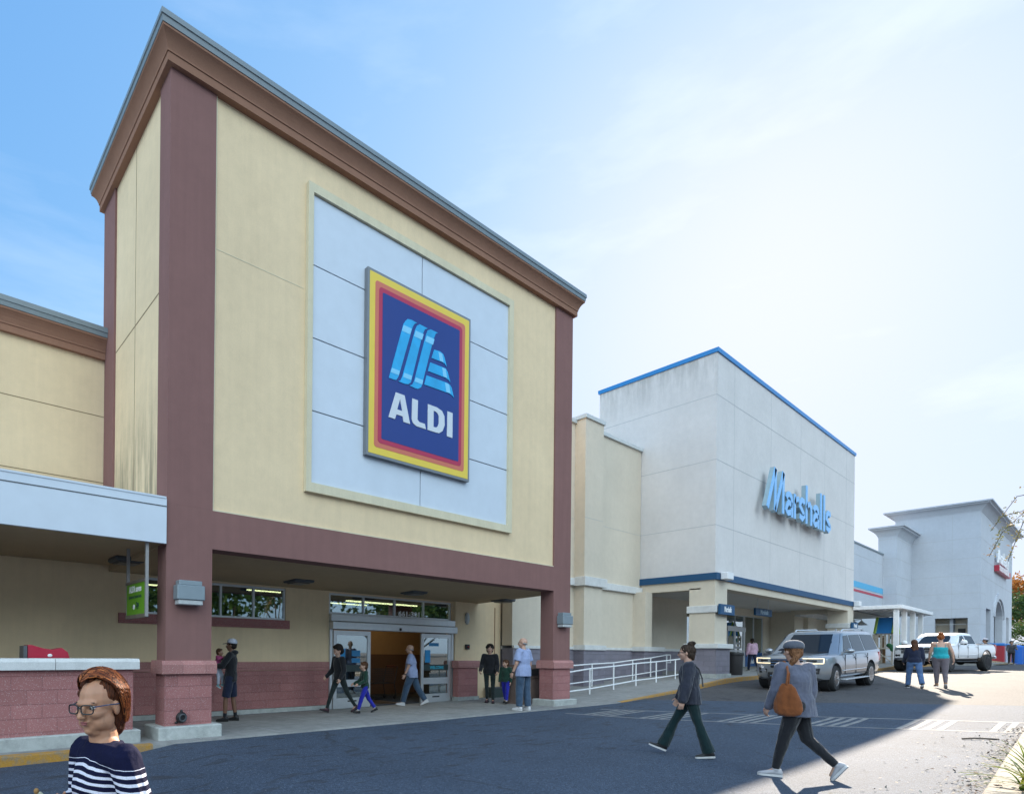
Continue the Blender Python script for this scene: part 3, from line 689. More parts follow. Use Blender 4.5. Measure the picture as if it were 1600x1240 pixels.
archwall(m, YF, YF+.5, XC+.5, XR-.5, 13.7, [(72.3, 75.2, 5.8), (86.9, 89.4, 5.65)], (77.6, 83.9, 5.3, 1.55))
m.build('wall', mwhite2, ss)
m = MB(); n = 16; cx_ = 80.75; 
for i in range(n):
    a0, a1 = math.pi*i/n, math.pi*(i+1)/n
    P_ = lambda r, a: (cx_+(3.15+r)*math.cos(a), 5.3+(1.55+r)*math.sin(a))
    m.prism([P_(.25, a0), P_(.75, a0), P_(.75, a1), P_(.25, a1)], 'y', YF-.12, YF)
m.build('arch_moulding', mwhite2, ss)
m = MB(); m.box(XC+.5, XR-.5, YF+1.6, YF+1.8, zb, 8); m.build('entrance_wall', stucco('entry_grey', (.40, .42, .46)), ss)
m = MB(); m.box(XC+1.5, XC+1.6, YF+.5, 1.0, zb, 6); m.box(XC+.5, XC+1.6, .9, 1.0, zb, 6); m.build('entrance_wall', mcream, ss)
MB().box(XC+1.47, XC+1.5, -1.2, -.75, zb, 4.0).build('doorway', black, ss)
m = MB(); crown(m, XC, XR, YF, 3.0, 13.7, .8, .7); m.build('cornice', mwhite2, ss, smooth=30)
MB().box(XC+.4, XR-.4, YF+.4, 2.8, 13.0, 13.2).build('roof', metalgrey, ss)
m = MB()
for z in (11.5, 9.85, 8.4, 6.9, 5.6, 4.3):
    m.box(XC-.006, XC, YF, 1.9, z, z+.03); m.box(XC, XR, YF-.006, YF, z, z+.03) if z > 7.2 else m.box(XC, 72.2, YF-.006, YF, z, z+.03)
    m.box(XL-.006, XL, YL, 3, z-.2, z-.17); m.box(XL, XC-.01, YL-.006, YL, z-.2, z-.17)
m.box(XC-.006, XC, -.55, -.53, 4.85, 13.6)
m.build('joint', groovew, ss)
m = MB(); m.box(40.9, XL, 2.70, 4, 10.02, 10.15); m.build('coping', metalgrey, cs)
m = MB(); m.box(52.5, XL, 2.735, 2.75, 6.74, 7.2); m.build('stripe', plain('sky_blue_stripe', (.10, .45, .72), .6), cs)
m = MB(); m.box(52.5, XL, 2.735, 2.75, 6.40, 6.58); m.build('stripe', plain('crimson_stripe', (.50, .06, .09), .6), cs)
m = MB(); m.box(52.5, XL, 2.744, 2.75, 9.2, 9.22); m.build('joint', groovew, cs)
# ---------------------------------------------------------------- big square store sign
yel = plain('sign_yellow', (.80, .58, .06), .35, 0, .03, 3, 0); orr = plain('sign_orange', (.62, .16, .09), .35, 0, .03, 3, 0)
cri = plain('sign_crimson', (.45, .02, .07), .35, 0, .03, 3, 0); nav = plain('sign_navy', (.01, .035, .21), .3, 0, .03, 3, 0)
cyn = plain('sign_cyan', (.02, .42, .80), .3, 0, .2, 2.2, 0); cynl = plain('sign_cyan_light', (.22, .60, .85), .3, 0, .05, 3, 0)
sgrey = plain('sign_white_letters', (.62, .66, .70), .35, 0, .03, 3, 0); sframe = plain('sign_frame', (.22, .23, .24), .4, .4, .05, 5, 0)
big = thing('store_sign', 'large navy sign with yellow and red borders, light blue striped emblem and ALDI lettering', 'sign', (5.78, -.06, 5.48))
SX, SZ = 4.2, 5.5
MB().box(4.13, 7.29, -.10, .005, 5.45, 9.28).build('sign_frame', sframe, big)
def rrect(x0, x1, z0, z1, r, n=5):
    pts = []
    for (cx, cz, a0) in ((x1-r, z1-r, 0), (x0+r, z1-r, 90), (x0+r, z0+r, 180), (x1-r, z0+r, 270)):
        for i in range(n+1):
            a = R(a0+90*i/n); pts.append((cx+r*math.cos(a), cz+r*math.sin(a)))
    return pts
for i, (ins, m_, r_) in enumerate(((.055, yel, .01), (.20, orr, .07), (.30, cri, .08), (.395, nav, .03))):
    MB().prism(rrect(4.13+ins, 7.29-ins, 5.45+ins, 9.28-ins, r_), 'y', -.100-.004*(i+1), -.098-.004*i).build('sign_face' if i == 3 else 'border', m_, big)
LOGO = {
'S1': [(0.51, 1.66), (0.91, 2.92), (0.97, 3.01), (1.03, 3.07), (1.15, 3.09), (1.31, 3.08), (1.24, 3.04), (1.19, 2.97), (1.16, 2.9), (0.8, 1.82), (0.76, 1.73), (0.71, 1.67), (0.64, 1.66)],
'S2': [(0.89, 1.79), (1.26, 2.92), (1.31, 3.02), (1.39, 3.08), (1.64, 3.07), (1.55, 3.02), (1.52, 2.96), (1.48, 2.89), (1.17, 1.83), (1.14, 1.74), (1.07, 1.68), (0.97, 1.66), (0.77, 1.66), (0.84, 1.7)],
'S3': [(1.24, 1.8), (1.59, 2.92), (1.64, 3.03), (1.73, 3.08), (1.96, 3.08), (1.89, 3.04), (1.86, 2.97), (1.82, 2.89), (1.48, 1.79), (1.45, 1.72), (1.36, 1.66), (1.27, 1.65), (1.1, 1.66), (1.19, 1.71)],
'B1': [(1.85, 2.67), (2.04, 2.69), (2.14, 2.66), (2.19, 2.58), (2.26, 2.41), (2.19, 2.46), (2.1, 2.47), (1.77, 2.46)],
'B2': [(1.73, 2.35), (2.12, 2.36), (2.23, 2.36), (2.29, 2.3), (2.39, 2.09), (2.32, 2.13), (2.22, 2.15), (1.66, 2.14)],
'B3': [(1.62, 2.03), (2.28, 2.05), (2.37, 2.03), (2.43, 1.98), (2.51, 1.77), (2.45, 1.81), (2.35, 1.83), (1.55, 1.81)],
'L': [(1.19, 1.41), (1.36, 1.41), (1.35, 0.99), (1.41, 0.95), (1.58, 0.95), (1.61, 0.84), (1.32, 0.84), (1.22, 0.88), (1.18, 0.96)],
'I': [(2.3, 1.41), (2.47, 1.41), (2.47, 0.84), (2.29, 0.84)]}
def shard(k, mat, name, cut=None):
    MB().prism([(SX+a, SZ+b) for a, b in LOGO[k]], 'y', -.128, -.113).build(name, mat, big)
for k in ('S1', 'S2', 'S3', 'B1', 'B2', 'B3'): shard(k, cyn, 'emblem_stripe')
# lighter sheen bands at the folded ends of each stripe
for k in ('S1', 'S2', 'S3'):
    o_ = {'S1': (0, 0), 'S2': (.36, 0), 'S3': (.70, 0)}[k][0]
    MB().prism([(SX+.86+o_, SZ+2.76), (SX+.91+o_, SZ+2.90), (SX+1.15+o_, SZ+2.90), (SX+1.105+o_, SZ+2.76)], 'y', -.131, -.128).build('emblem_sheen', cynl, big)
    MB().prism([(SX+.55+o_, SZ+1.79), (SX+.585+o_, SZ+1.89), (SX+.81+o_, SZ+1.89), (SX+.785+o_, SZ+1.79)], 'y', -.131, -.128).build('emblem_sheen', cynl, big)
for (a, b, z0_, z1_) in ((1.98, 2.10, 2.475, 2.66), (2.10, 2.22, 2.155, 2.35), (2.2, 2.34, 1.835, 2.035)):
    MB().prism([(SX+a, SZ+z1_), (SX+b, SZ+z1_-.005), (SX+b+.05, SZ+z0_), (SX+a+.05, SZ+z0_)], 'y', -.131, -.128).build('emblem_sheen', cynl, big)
shard('L', sgrey, 'letter'); shard('I', sgrey, 'letter')
m = MB()
for q in ([(.51, .84), (.71, 1.41), (.83, 1.41), (.83, 1.30), (.75, 1.06), (.73, .95), (.69, .84)], [(.83, 1.41), (.96, 1.41), (1.13, .84), (.94, .84), (.91, .95), (.90, 1.06), (.83, 1.30)], [(.73, .95), (.75, 1.06), (.90, 1.06), (.91, .95)]):
    m.prism([(SX+a, SZ+b) for a, b in q], 'y', -.128, -.113)
m.build('letter', sgrey, big)
m = MB(); out = [(1.67, 1.41), (1.95, 1.41), (2.12, 1.37), (2.2, 1.27), (2.21, 1.07), (2.14, .92), (2.03, .85), (1.92, .84), (1.67, .84)]
inn = [(1.85, 1.31), (1.93, 1.30), (1.99, 1.27), (2.02, 1.22), (2.02, 1.06), (1.99, 1.0), (1.95, .96), (1.90, .95), (1.85, .95)]
for i in range(9):
    j = (i+1) % 9; m.prism([(SX+p[0], SZ+p[1]) for p in (out[i], out[j], inn[j], inn[i])], 'y', -.128, -.113)
m.build('letter', sgrey, big)

# ---------------------------------------------------------------- channel-letter sign on the white block
lface = plain('letter_face_blue', (.20, .50, .88), .3, 0, .05, 3, 0); lside = plain('letter_return', (.32, .44, .50), .35, .2, .08, 4, 0)
msign = thing('letter_sign', 'row of tall blue raised letters reading Marshalls high on the white wall', 'sign', (31, -.3, 7.6))
def stroke(mb, pts, w_, y0, y1):
    """flat-sided ribbon of width w_ along pts, mitred"""
    n = len(pts); Lf = []; Rt = []
    for i, p in enumerate(pts):
        p = Vector(p); a = Vector(pts[max(i-1, 0)]); b = Vector(pts[min(i+1, n-1)])
        d1 = (p-a).normalized() if i else (b-p).normalized(); d2 = (b-p).normalized() if i < n-1 else d1
        t = (d1+d2); t = t.normalized() if t.length > 1e-4 else d1
        nn = Vector((-t.y, t.x)); c = max(.5, nn.dot(Vector((-d1.y, d1.x)))); Lf.append(p+nn*w_/2/c); Rt.append(p-nn*w_/2/c)
    for i in range(n-1):
        mb.prism([tuple(Lf[i]), tuple(Lf[i+1]), tuple(Rt[i+1]), tuple(Rt[i])], 'y', y0, y1)
def arc(cx, cz, rx, rz, a0, a1, n=10): return [(cx+rx*math.cos(R(a0+(a1-a0)*i/n)), cz+rz*math.sin(R(a0+(a1-a0)*i/n))) for i in range(n+1)]
XH = 8.78; ZB = 7.66; ZT = 9.45; WS = .27
def glyph(ch, x0, x1):
    h = XH-ZB; r = WS/2; a, b = x0+r, x1-r; cz = (XH+ZB)/2; w2 = (b-a)/2; cx = (a+b)/2
    if ch == 'a': return [arc(cx, XH-r-w2*.9, w2, w2*.9, 160, 0, 8)+[(b, ZB)], [(b, cz-.02)]+[(a+w2*.8, cz+.06), (a+.08, cz-.12), (a, cz-.3), (a+.06, ZB+.2), (a+w2*.6, ZB+r*.95), (b-.1, ZB+.22)]]
    if ch == 'r': return [[(a, XH), (a, ZB)], [(a, XH-.42), (a+.12, XH-.22), (b+.1, XH-.15)]]
    if ch == 's': return [[(b+.02, XH-.26), (b-.06, XH-r), (cx, XH-r+.02), (a+.05, XH-.28), (a+.03, cz+.12), (cx, cz-.02), (b, cz-.2), (b+.02, ZB+.3), (cx+.05, ZB+r), (a, ZB+.24)]]
    if ch == 'h': return [[(a, ZT), (a, ZB)], [(a, XH-.4), (a+.15, XH-.22), (cx+.1, XH-r), (b-.04, XH-.3), (b, XH-.5), (b, ZB)]]
    if ch == 'l': return [[(cx, ZT), (cx, ZB)]]
def letter(strokes, y0=-.42, y1=-.24):
    m = MB()
    for s_ in strokes: stroke(m, s_, WS, y0+.02, y1)
    o = m.build('letter', lside, msign)
    m = MB()
    for s_ in strokes: stroke(m, s_, WS-.03, y0, y0+.02)
    m.build('letter_face', lface, o)
letter([[(25.70, ZB), (26.62, ZT)], [(26.62, ZT), (26.58, ZB)], [(26.62, ZB), (27.60, ZT)], [(27.60, ZT), (27.58, ZB)]])
for ch, a, b in (('a', 27.85, 28.87), ('r', 28.98, 29.68), ('s', 29.66, 30.52), ('h', 30.63, 31.60), ('a', 31.70, 32.70), ('l', 32.78, 33.12), ('l', 33.30, 33.64), ('s', 33.72, 34.58)):
    letter(glyph(ch, a, b))
m = MB()
for z_ in (7.9, 8.5): m.box(27.0, 34.3, -.24, -.18, z_-.03, z_+.03)
for x in np.arange(27.2, 34.4, .86): m.box(x-.02, x+.02, -.20, -.0, 7.87, 8.53)
m.build('mounting_frame', darkgrey, msign)

# ---------------------------------------------------------------- smaller signs of the white block
def small_sign(x0, x1, y0, y1, z0, z1, txt, label, group=None):
    t = thing('pillar_sign', label, 'sign', ((x0+x1)/2, y0, z0), group=group)
    MB().box(x0, x1, y0, y1, z0, z1, b=.01).build('panel', mblue, t)
    s_ = (z1-z0)*.75; vs, fs = text_mesh(txt, s_, .003, .006, .62, align='CENTER', shear=.15)
    MB().add(vs, fs, xf(((x0+x1)/2, y0-.005, z0+(z1-z0)*.28), rx=R(90))).build('lettering', lw, t); return t
small_sign(21.62, 22.98, -.19, -.10, 3.0, 3.40, 'Marshalls', 'small blue sign reading Marshalls on the near portico pillar')
small_sign(39.9, 41.0, -.19, -.10, 3.02, 3.40, 'Marshalls', 'small blue sign on the far portico pillar beyond the silver vehicle')
hs = thing('hanging_sign', 'blue sign reading Marshalls hanging under the portico ceiling', 'sign', (30.7, 1.2, 3.4))
MB().box(29.62, 31.78, 1.2, 1.3, 3.40, 3.75, b=.01).build('panel', mblue, hs)
vs, fs = text_mesh('Marshalls', .30, .003, .006, .95, align='CENTER', shear=.2); MB().add(vs, fs, xf((30.7, 1.194, 3.48), rx=R(90))).build('lettering', plain('pale_lettering', (.35, .5, .62), .5), hs)
m = MB(); m.rod((30.0, 1.25, 3.74), (30.0, 1.25, 4.22), .015, n=6); m.rod((31.4, 1.25, 3.74), (31.4, 1.25, 4.22), .015, n=6); m.build('hanger', alu, hs)

# ---------------------------------------------------------------- green hanging sign by the left pier
gs = thing('green_sign', 'green hanging sign with white and dark lettering beside the left mauve pier', 'sign', (-.3, .53, 1.95))
gr = plain('sign_green', (.13, .34, .015), .5); grf = plain('sign_edge_brown', (.16, .13, .11), .5); gdk = plain('sign_text_dark', (.02, .08, .05), .5)
MB().box(-.325, -.275, .10, 1.0, 2.0, 2.52).build('sign_face', gr, gs)
m = MB(); m.box(-.335, -.265, .06, 1.04, 2.52, 2.57); m.build('top_rail', grf, gs)
m = MB(); m.box(-.335, -.265, .06, 1.04, 1.94, 2.0); m.build('bottom_rail', grf, gs)
pg_ = plain('post_grey', (.32, .31, .30), .5, .3); MB().box(-.325, -.275, 1.0, 1.04, 1.95, 3.17).build('post', pg_, gs); MB().box(-.325, -.275, .04, .08, 1.95, 3.17).build('post', pg_, gs)
def side_text(txt, size, y, z, mat, xs=.8, off=.003, al='CENTER'):   # text on the face looking towards -x
    vs, fs = text_mesh(txt, size, .002, off, xs, align=al)
    T = Matrix.Translation((-.328, y, z)) @ Matrix(((0, 0, -1, 0), (-1, 0, 0, 0), (0, 1, 0, 0), (0, 0, 0, 1)))
    MB().add(vs, fs, T).build('lettering', mat, gs)
side_text('ALDI saves', .15, .55, 2.38, lw, .92, .004); side_text('Quarter is. Quarter back.', .066, .55, 2.28, gdk, .95); side_text('Insert       Return', .05, .55, 2.12, gdk, .9)
MB().rod((-.328, .60, 2.13), (-.333, .60, 2.13), .045, n=14).build('coin_mark', lw, gs)
m = MB(); m.box(-.331, -.326, .36, .46, 2.13, 2.19); m.box(-.331, -.326, .45, .49, 2.18, 2.21); m.box(-.331, -.326, .38, .46, 2.09, 2.105); m.build('trolley_mark', gdk, gs)

# ---------------------------------------------------------------- sports store sign (white word over a red strip)
sg = thing('store_sign', 'white raised word Academy above a red letter strip on the far white store', 'sign', (81, -2.5, 9.6))
swh = plain('sign_bright_white', (.88, .88, .88), .35); srd = plain('sign_red', (.45, .02, .05), .4)
vs, fs = text_mesh('Academy', 1.75, .05, .03, 1.22); MB().add(vs, fs, xf((77.3, -2.42, 10.25), rx=R(90))).build('lettering', swh, sg)
MB().box(77.2, 86.3, -2.5, -2.2, 9.45, 10.0).build('strip', srd, sg)
vs, fs = text_mesh('SPORTS+OUTDOORS', .62, .02, .012, 1.22); MB().add(vs, fs, xf((77.4, -2.52, 9.5), rx=R(90))).build('lettering', swh, sg)

# ---------------------------------------------------------------- wall lights
lbm = plain('light_housing', (.25, .30, .33), .45, .3, .05, 8, 0); lens = plain('light_lens', (.5, .52, .52), .3)
def wall_light(x, label):
    t = thing('wall_light', label, 'wall light', (x, -.01, 2.2), group='grey box lights on the mauve piers')
    MB().box(x-.24, x+.24, -.20, -.0, 2.24, 2.48, b=.012).build('housing', lbm, t)
    MB().box(x-.20, x+.20, -.17, 0, 2.48, 2.56, b=.01).build('top_vent', lbm, t); MB().box(x-.21, x+.21, -.18, 0, 2.16, 2.24, b=.01).build('lens', lens, t)
wall_light(.36, 'grey box light on the left mauve pier'); wall_light(11.34, 'grey box light on the right mauve pier')
def ceil_light(x, y, z, label):
    t = thing('ceiling_light', label, 'ceiling light', (x, y, z-.1), group='flat dark canopy ceiling lights')
    MB().box(x-.28, x+.28, y-.28, y+.28, z-.05, z+.05, b=.03).build('housing', darkgrey, t); MB().box(x-.2, x+.2, y-.2, y+.2, z-.075, z-.05, b=.01).build('lens', plain('lens_dim', (.14, .13, .12), .4), t)
ceil_light(.0, 2.1, 3.13, 'dark flat ceiling light above the green hanging sign'); ceil_light(4.07, 2.27, 3.08, 'dark flat ceiling light in front of the high left window')
ceil_light(7.88, 2.3, 3.08, 'dark flat ceiling light above the sliding doors'); ceil_light(11.64, 2.2, 3.08, 'dark flat ceiling light nearest the right mauve pier')
t = thing('oval_light', 'small oval bulkhead light on the cream pilaster beside the doors', 'wall light', (11.12, 3.18, 2.53))
MB().ball((11.12, 3.18, 2.53), (.10, .07, .20), 8, 14).build('lens', lens, t, smooth='all'); MB().box(11.04, 11.20, 3.17, 3.21, 2.40, 2.66).build('base', darkgrey, t)
t = thing('call_box', 'small black box on the cream pilaster above the red base', 'box', (11.12, 3.15, 1.58)); MB().box(11.04, 11.21, 3.13, 3.2, 1.54, 1.70, b=.01).build('body', black, t); MB().ball((11.12, 3.12, 1.62), .03).build('button', plain('dull_red', (.4, .05, .04)), t)
t = thing('camera_box', 'white box light at the near corner of the blue trim band', 'security light', (22.1, -.2, 4.4)); MB().box(21.85, 22.42, -.34, -.09, 4.35, 4.62, b=.02).build('body', white, t); MB().box(22.0, 22.3, -.10, -.08, 4.40, 4.56).build('mount', darkgrey, t)
t = thing('camera_box', 'white box light at the far corner of the blue trim band', 'security light', (40.8, -.2, 4.4)); MB().box(40.5, 40.98, -.34, -.09, 4.32, 4.62, b=.02).build('body', white, t); MB().box(40.6, 40.9, -.10, -.08, 4.40, 4.56).build('mount', darkgrey, t)
# hose outlet on the left pier base
t = thing('drain_outlet', 'black round drain outlet low on the left pier base above a rust stain', 'outlet', (.27, -.02, .2))
m = MB(); m.lathe([(.085, 0), (.095, -.02), (.09, -.05), (.07, -.07)], 18, xf((.27, -.01, .30)), axis='y'); m.build('flange', black, t, smooth=True)
m = MB(); m.lathe([(.062, -.05), (.066, -.10), (.05, -.102), (.04, -.06)], 18, xf((.27, -.01, .30)), axis='y'); m.build('pipe', darkgrey, t, smooth=True)
MB().ball((.27, -.035, .40), (.022, .03, .03)).build('knob', black, t, smooth='all'); MB().ball((.185, -.03, .22), (.03, .02, .02)).build('lug', black, t, smooth='all')

# ---------------------------------------------------------------- ramp railings
rail = plain('rail_white', (.80, .81, .82), .4, 0, .04, 10, 0)
def railing(pts, label, y, end=False):
    t = thing('handrail', label, 'railing', (pts[len(pts)//2][0], y, pts[len(pts)//2][1]-.0))
    top = [(x, y, zb_+h_) for x, zb_, h_ in pts]; midr = [(x, y, zb_+.22) for x, zb_, h_ in pts]
    m = MB(); m.path(top, .024, 8)
    if end: m.path([top[-1], (top[-1][0]+.35, y, top[-1][2]), (top[-1][0]+.35, y, top[-1][2]-.32), (top[-1][0], y, top[-1][2]-.32)], .024, 8)
    m.build('top_rail', rail, t, smooth=True)
    m = MB(); m.path(midr, .022, 8); m.build('lower_rail', rail, t, smooth=True)
    for x, zb_, h_ in pts: MB().rod((x, y, zb_-.03), (x, y, zb_+h_), .024, n=8).build('post', rail, t, smooth=True)
railing([(12.3, .02, .80), (13.2, .02, .82), (14.57, .08, .87), (16.07, .18, .84), (17.6, .29, .82), (19.12, .35, .82), (20.68, .43, .82), (22.21, .56, .80)], 'front white ramp handrail leading up to the portico', 1.0)
railing([(13.6, .08, .86), (15.2, .16, .85), (16.74, .24, .83), (18.25, .32, .79), (19.7, .40, .81), (21.17, .50, .80), (22.58, .61, .82)], 'rear white ramp handrail close to the grey block wall', 2.15, True)
t = thing('handrail', 'short white handrail end between the boy and the man at the right pier', 'railing', (12.2, 1.9, -.06))
m = MB(); m.path([(13.6, 1.9, .86), (11.75, 1.9, .86), (11.75, 1.9, .50), (12.1, 1.9, .50)], .024, 8); m.build('top_rail', rail, t, smooth=True)
MB().rod((12.1, 1.9, -.09), (12.1, 1.9, .86), .024, n=8).build('post', rail, t, smooth=True); m = MB(); m.path([(12.1, 1.9, .12), (13.6, 1.9, .2)], .022); m.build('lower_rail', rail, t, smooth=True)

# ---------------------------------------------------------------- bins and the red trolley hood
def bin_round(x, y, z, label):
    t = thing('litter_bin', label, 'litter bin', (x, y, z)); m = MB(); m.lathe([(.24, 0), (.27, .05), (.29, .82), (.31, .84)], 24, xf((x, y, z))); m.build('body', plain('bin_dark', (.03, .028, .03), .6), t, smooth=30)
    m = MB(); m.lathe([(.32, .84), (.33, .90), (.31, .96), (.20, .98), (.18, .93)], 24, xf((x, y, z))); m.build('lid', black, t, smooth=30)
bin_round(24.9, .45, .60, 'round dark litter bin beside the near portico pillar')
t = thing('litter_bin', 'square brown litter bin behind the right mauve pier', 'litter bin', (11.05, .95, -.05)); bb = plain('bin_brown', (.16, .11, .09), .7, 0, .2, 20, .3)
MB().box(10.66, 11.5, .68, 1.3, -.06, .72, b=.02).build('body', bb, t); m = MB(); m.prism([(.66, .72), (.66, 1.0), (.78, 1.10), (1.2, 1.10), (1.32, 1.0), (1.32, .72)], 'x', 10.64, 11.52); m.build('lid', bb, t); MB().box(10.85, 11.2, .63, .66, .8, .98).build('opening', black, t)
t = thing('utility_box', 'low dark box on the walk behind the boy in green', 'box', (12.4, 3.05, -.1)); MB().box(12.10, 12.68, 2.86, 3.2, -.11, .29, b=.02).build('body', plain('box_green_dark', (.03, .05, .045), .6), t); MB().box(12.08, 12.70, 2.84, 3.22, .27, .31, b=.01).build('lid', darkgrey, t)
red = plain('trolley_red', (.45, .01, .04), .35, 0, .08, 10, .05, coat=.3)
t = thing('trolley_hood', 'red plastic trolley hood showing above the low block wall', 'shopping trolley', (-1.65, .75, -.1))
m = MB(); m.prism([(-1.93, .80), (-1.93, 1.47), (-1.88, 1.47), (-1.72, 1.42), (-1.58, 1.40), (-1.45, 1.43), (-1.36, 1.36), (-1.33, 1.26), (-1.33, .80)], 'y', .60, .95); m.build('hood', red, t)
m = MB(); m.prism([(-1.99, .80), (-1.99, 1.45), (-1.94, 1.46), (-1.94, .80)], 'y', .58, .97); m.build('frame', darkgrey, t)
m = MB(); m.ball((-1.62, .592, 1.31), (.035, .006, .025)); m.build('badge', lw, t)
m = MB(); m.rod((-1.9, .65, -.05), (-1.9, .65, .8), .02); m.rod((-1.4, .65, -.05), (-1.4, .65, .8), .02); m.rod((-1.9, .9, -.05), (-1.9, .9, .8), .02); m.rod((-1.4, .9, -.05), (-1.4, .9, .8), .02); m.build('legs', alu, t)

# ---------------------------------------------------------------- white canopy beyond the portico, play equipment under it
cn_ = thing('flat_canopy', 'flat white metal canopy on square posts beyond the portico', 'canopy', (48, 0, 1.0))
MB().box(43.2, 52.4, -1.67, 2.44, 4.28, 4.50, b=.02).build('roof', white, cn_)
m = MB()
for y in np.arange(-1.3, 2.3, .3): m.box(43.4, 52.3, y, y+.04, 4.23, 4.28)
m.build('soffit_ribs', plain('rib_grey', (.45, .46, .47), .5), cn_)
for x in (43.5, 45.6, 48.0, 50.4): MB().box(x-.11, x+.11, -1.48, -1.26, .85, 4.28).build('post', white, cn_)
tim = plain('timber_pale', (.52, .47, .40), .8, 0, .2, 12, .3); timb = plain('timber_brown', (.30, .17, .08), .8, 0, .2, 12, .3)
ps = thing('play_tower', 'wooden play tower with blue and lime roof panel under the white canopy', 'play tower', (47.3, .6, 1.0))
px0, px1, py0, py1 = 46.2, 47.6, -.75, .02
for (x, y) in ((px0, py0), (px1, py0), (px0, py1), (px1, py1)): MB().box(x-.05, x+.05, y-.05, y+.05, .95, 2.95).build('leg', tim, ps)
m = MB()
for i in range(8): m.box(px0-.03, px0, py0+.1+i*.18, py0+.2+i*.18, 2.0, 2.9); 
for i in range(11): m.box(px0+.06+i*.18, px0+.16+i*.18, py0-.03, py0, 2.0, 2.9)
m.box(px0-.05, px0, py0, py1, 1.95, 2.04); m.box(px0, px1, py0-.05, py0, 1.95, 2.04); m.box(px0-.05, px0, py0, py1, 2.86, 2.95); m.box(px0, px1, py0-.05, py0, 2.86, 2.95); m.build('guard_rail', tim, ps)
MB().box(px0, px1, py0, py1, 1.98, 2.03).build('platform', tim, ps)
m = MB(); m.rod((px0, py0, 1.1), (px0, py1, 1.9), .03, n=6); m.rod((px0, py0, 1.5), (px0, py1, 1.5), .03, n=6); m.build('brace', tim, ps)
lime = plain('cloth_lime', (.38, .55, .10), .6)
T_ = MB()
for (xa, xb) in ((px0-.12, px0+.55), (px1+.12, px1-.55)): T_.add([(xa, py0, 2.97), (xb, py0+.05, 3.95), (xb, py1-.05, 3.95), (xa, py1, 2.97), (xa, py0, 2.93), (xb, py0+.05, 3.91), (xb, py1-.05, 3.91), (xa, py1, 2.93)], [(0, 1, 2, 3), (4, 7, 6, 5), (0, 4, 5, 1), (1, 5, 6, 2), (2, 6, 7, 3), (3, 7, 4, 0)])
T_.build('roof_cloth', plain('cloth_blue', (.03, .24, .62), .6), ps)
for y_ in (py0-.03, py1+.03):
    m = MB(); m.rod((px0-.14, y_, 2.95), (px0+.55, y_, 3.95), .07, n=6); m.rod((px1+.14, y_, 2.95), (px1-.55, y_, 3.95), .07, n=6); m.build('roof_edge', lime, ps)
sl_ = MB(); sl_.prism([(-.3, 2.85), (-1.1, 1.9), (-1.15, 1.8), (-1.05, 1.8), (-.2, 2.75)], 'x', 48.3, 48.9); sl_.build('slide', plain('slide_teal', (.03, .35, .36), .4), ps)
m = MB(); m.box(48.3, 49.9, .2, .35, 2.75, 2.9); m.box(49.7, 49.85, .2, .35, 1.0, 2.75); m.build('swing_beam', timb, ps)
t = thing('garland', 'green garland hanging on the first canopy post', 'garland', (43.6, -1.3, 2.2)); m = MB(); pts = [(44.2, -.95, 2.15), (43.95, -1.1, 2.05), (43.7, -1.2, 1.9), (43.55, -1.3, 1.85)]
for a, b in zip(pts, pts[1:]): m.cap(a, b, .13, .12, 8)
m.build('foliage', plain('garland_green', (.02, .16, .06), .8, 0, .5, 30, .5), t)
for i, x in enumerate((47.2, 49.7, 52.2)):
    t = thing('barn_light', ['nearest', 'middle', 'farthest'][i]+' of three pale barn lights on the wall above the play tower', 'wall light', (x, 2.5, 3.6), group='barn lights under the white canopy')
    m = MB(); m.lathe([(.06, .3), (.1, .22), (.34, .0), (.33, -.02)], 16, xf((x, 1.9, 3.75))); m.build('shade', white, t, smooth=30)
    m = MB(); m.path([(x, 2.45, 3.9), (x, 2.45, 4.1), (x, 1.9, 4.15), (x, 1.9, 4.0)], .03, 6); m.build('arm', white, t); MB().box(x-.2, x+.2, 2.35, 2.45, 3.75, 4.2).build('back_plate', lime, t)
# bollards, drink machines and a small awning near the sports store
for i, (x, y) in enumerate(((67.4, -4.3), (70.6, -4.4), (74.5, -4.6))):
    t = thing('bollard', ['nearest', 'middle', 'rightmost'][i]+' blue bollard on the pavement past the white truck', 'bollard', (x, y, 1.0), group='blue bollards near the far store')
    MB().lathe([(.30, 0), (.30, 1.35), (.2, 1.5)], 16, xf((x, y, zr(x)))).build('post', plain('bollard_blue', (.01, .12, .50), .45), t, smooth=30)
for i, x in enumerate((70.6, 73.0, 75.2, 77.6)):
    t = thing('drinks_bin', 'upright %s merchandise bin by the entrance of the far store, number %s from the left' % (['red', 'blue', 'dark red', 'bright blue'][i], ['one', 'two', 'three', 'four'][i]) if 0 else ['red display bin nearest the truck tailgate', 'white and blue display bin right of the red one', 'dark red display bin left of the blue one at the end', 'bright blue display bin at the right end of the row'][i], 'display bin', (x, -3.2, 1.1), group='display bins outside the far store')
    MB().box(x-.55, x+.55, -3.4, -2.5, 1.08, 2.5, b=.05).build('body', plain('binbody%d' % i, [(.35, .02, .03), (.45, .5, .62), (.28, .03, .04), (.02, .18, .55)][i], .5), t); MB().box(x-.56, x+.56, -3.42, -2.48, 2.5, 2.72, b=.05).build('top', plain('bintop', (.03, .20, .55), .5), t)
rmpm = concrete('ramp_tan', (.36, .24, .12)); m = MB(); m.add([(58.5, -3.9, 1.02), (66.5, -4.4, 1.05), (66.2, -2.9, 1.3), (60, -2.9, 1.3)], [(0, 1, 2, 3)]); o = m.build('kerb_ramp', rmpm); tag(o, kind='structure')
m = MB(); m.prism([(57, -3.8), (80, -4.5), (130, -4.5), (130, 2), (57, 2)], 'z', .6, 1.14); o = m.build('far_pavement', conc); tag(o, kind='structure')

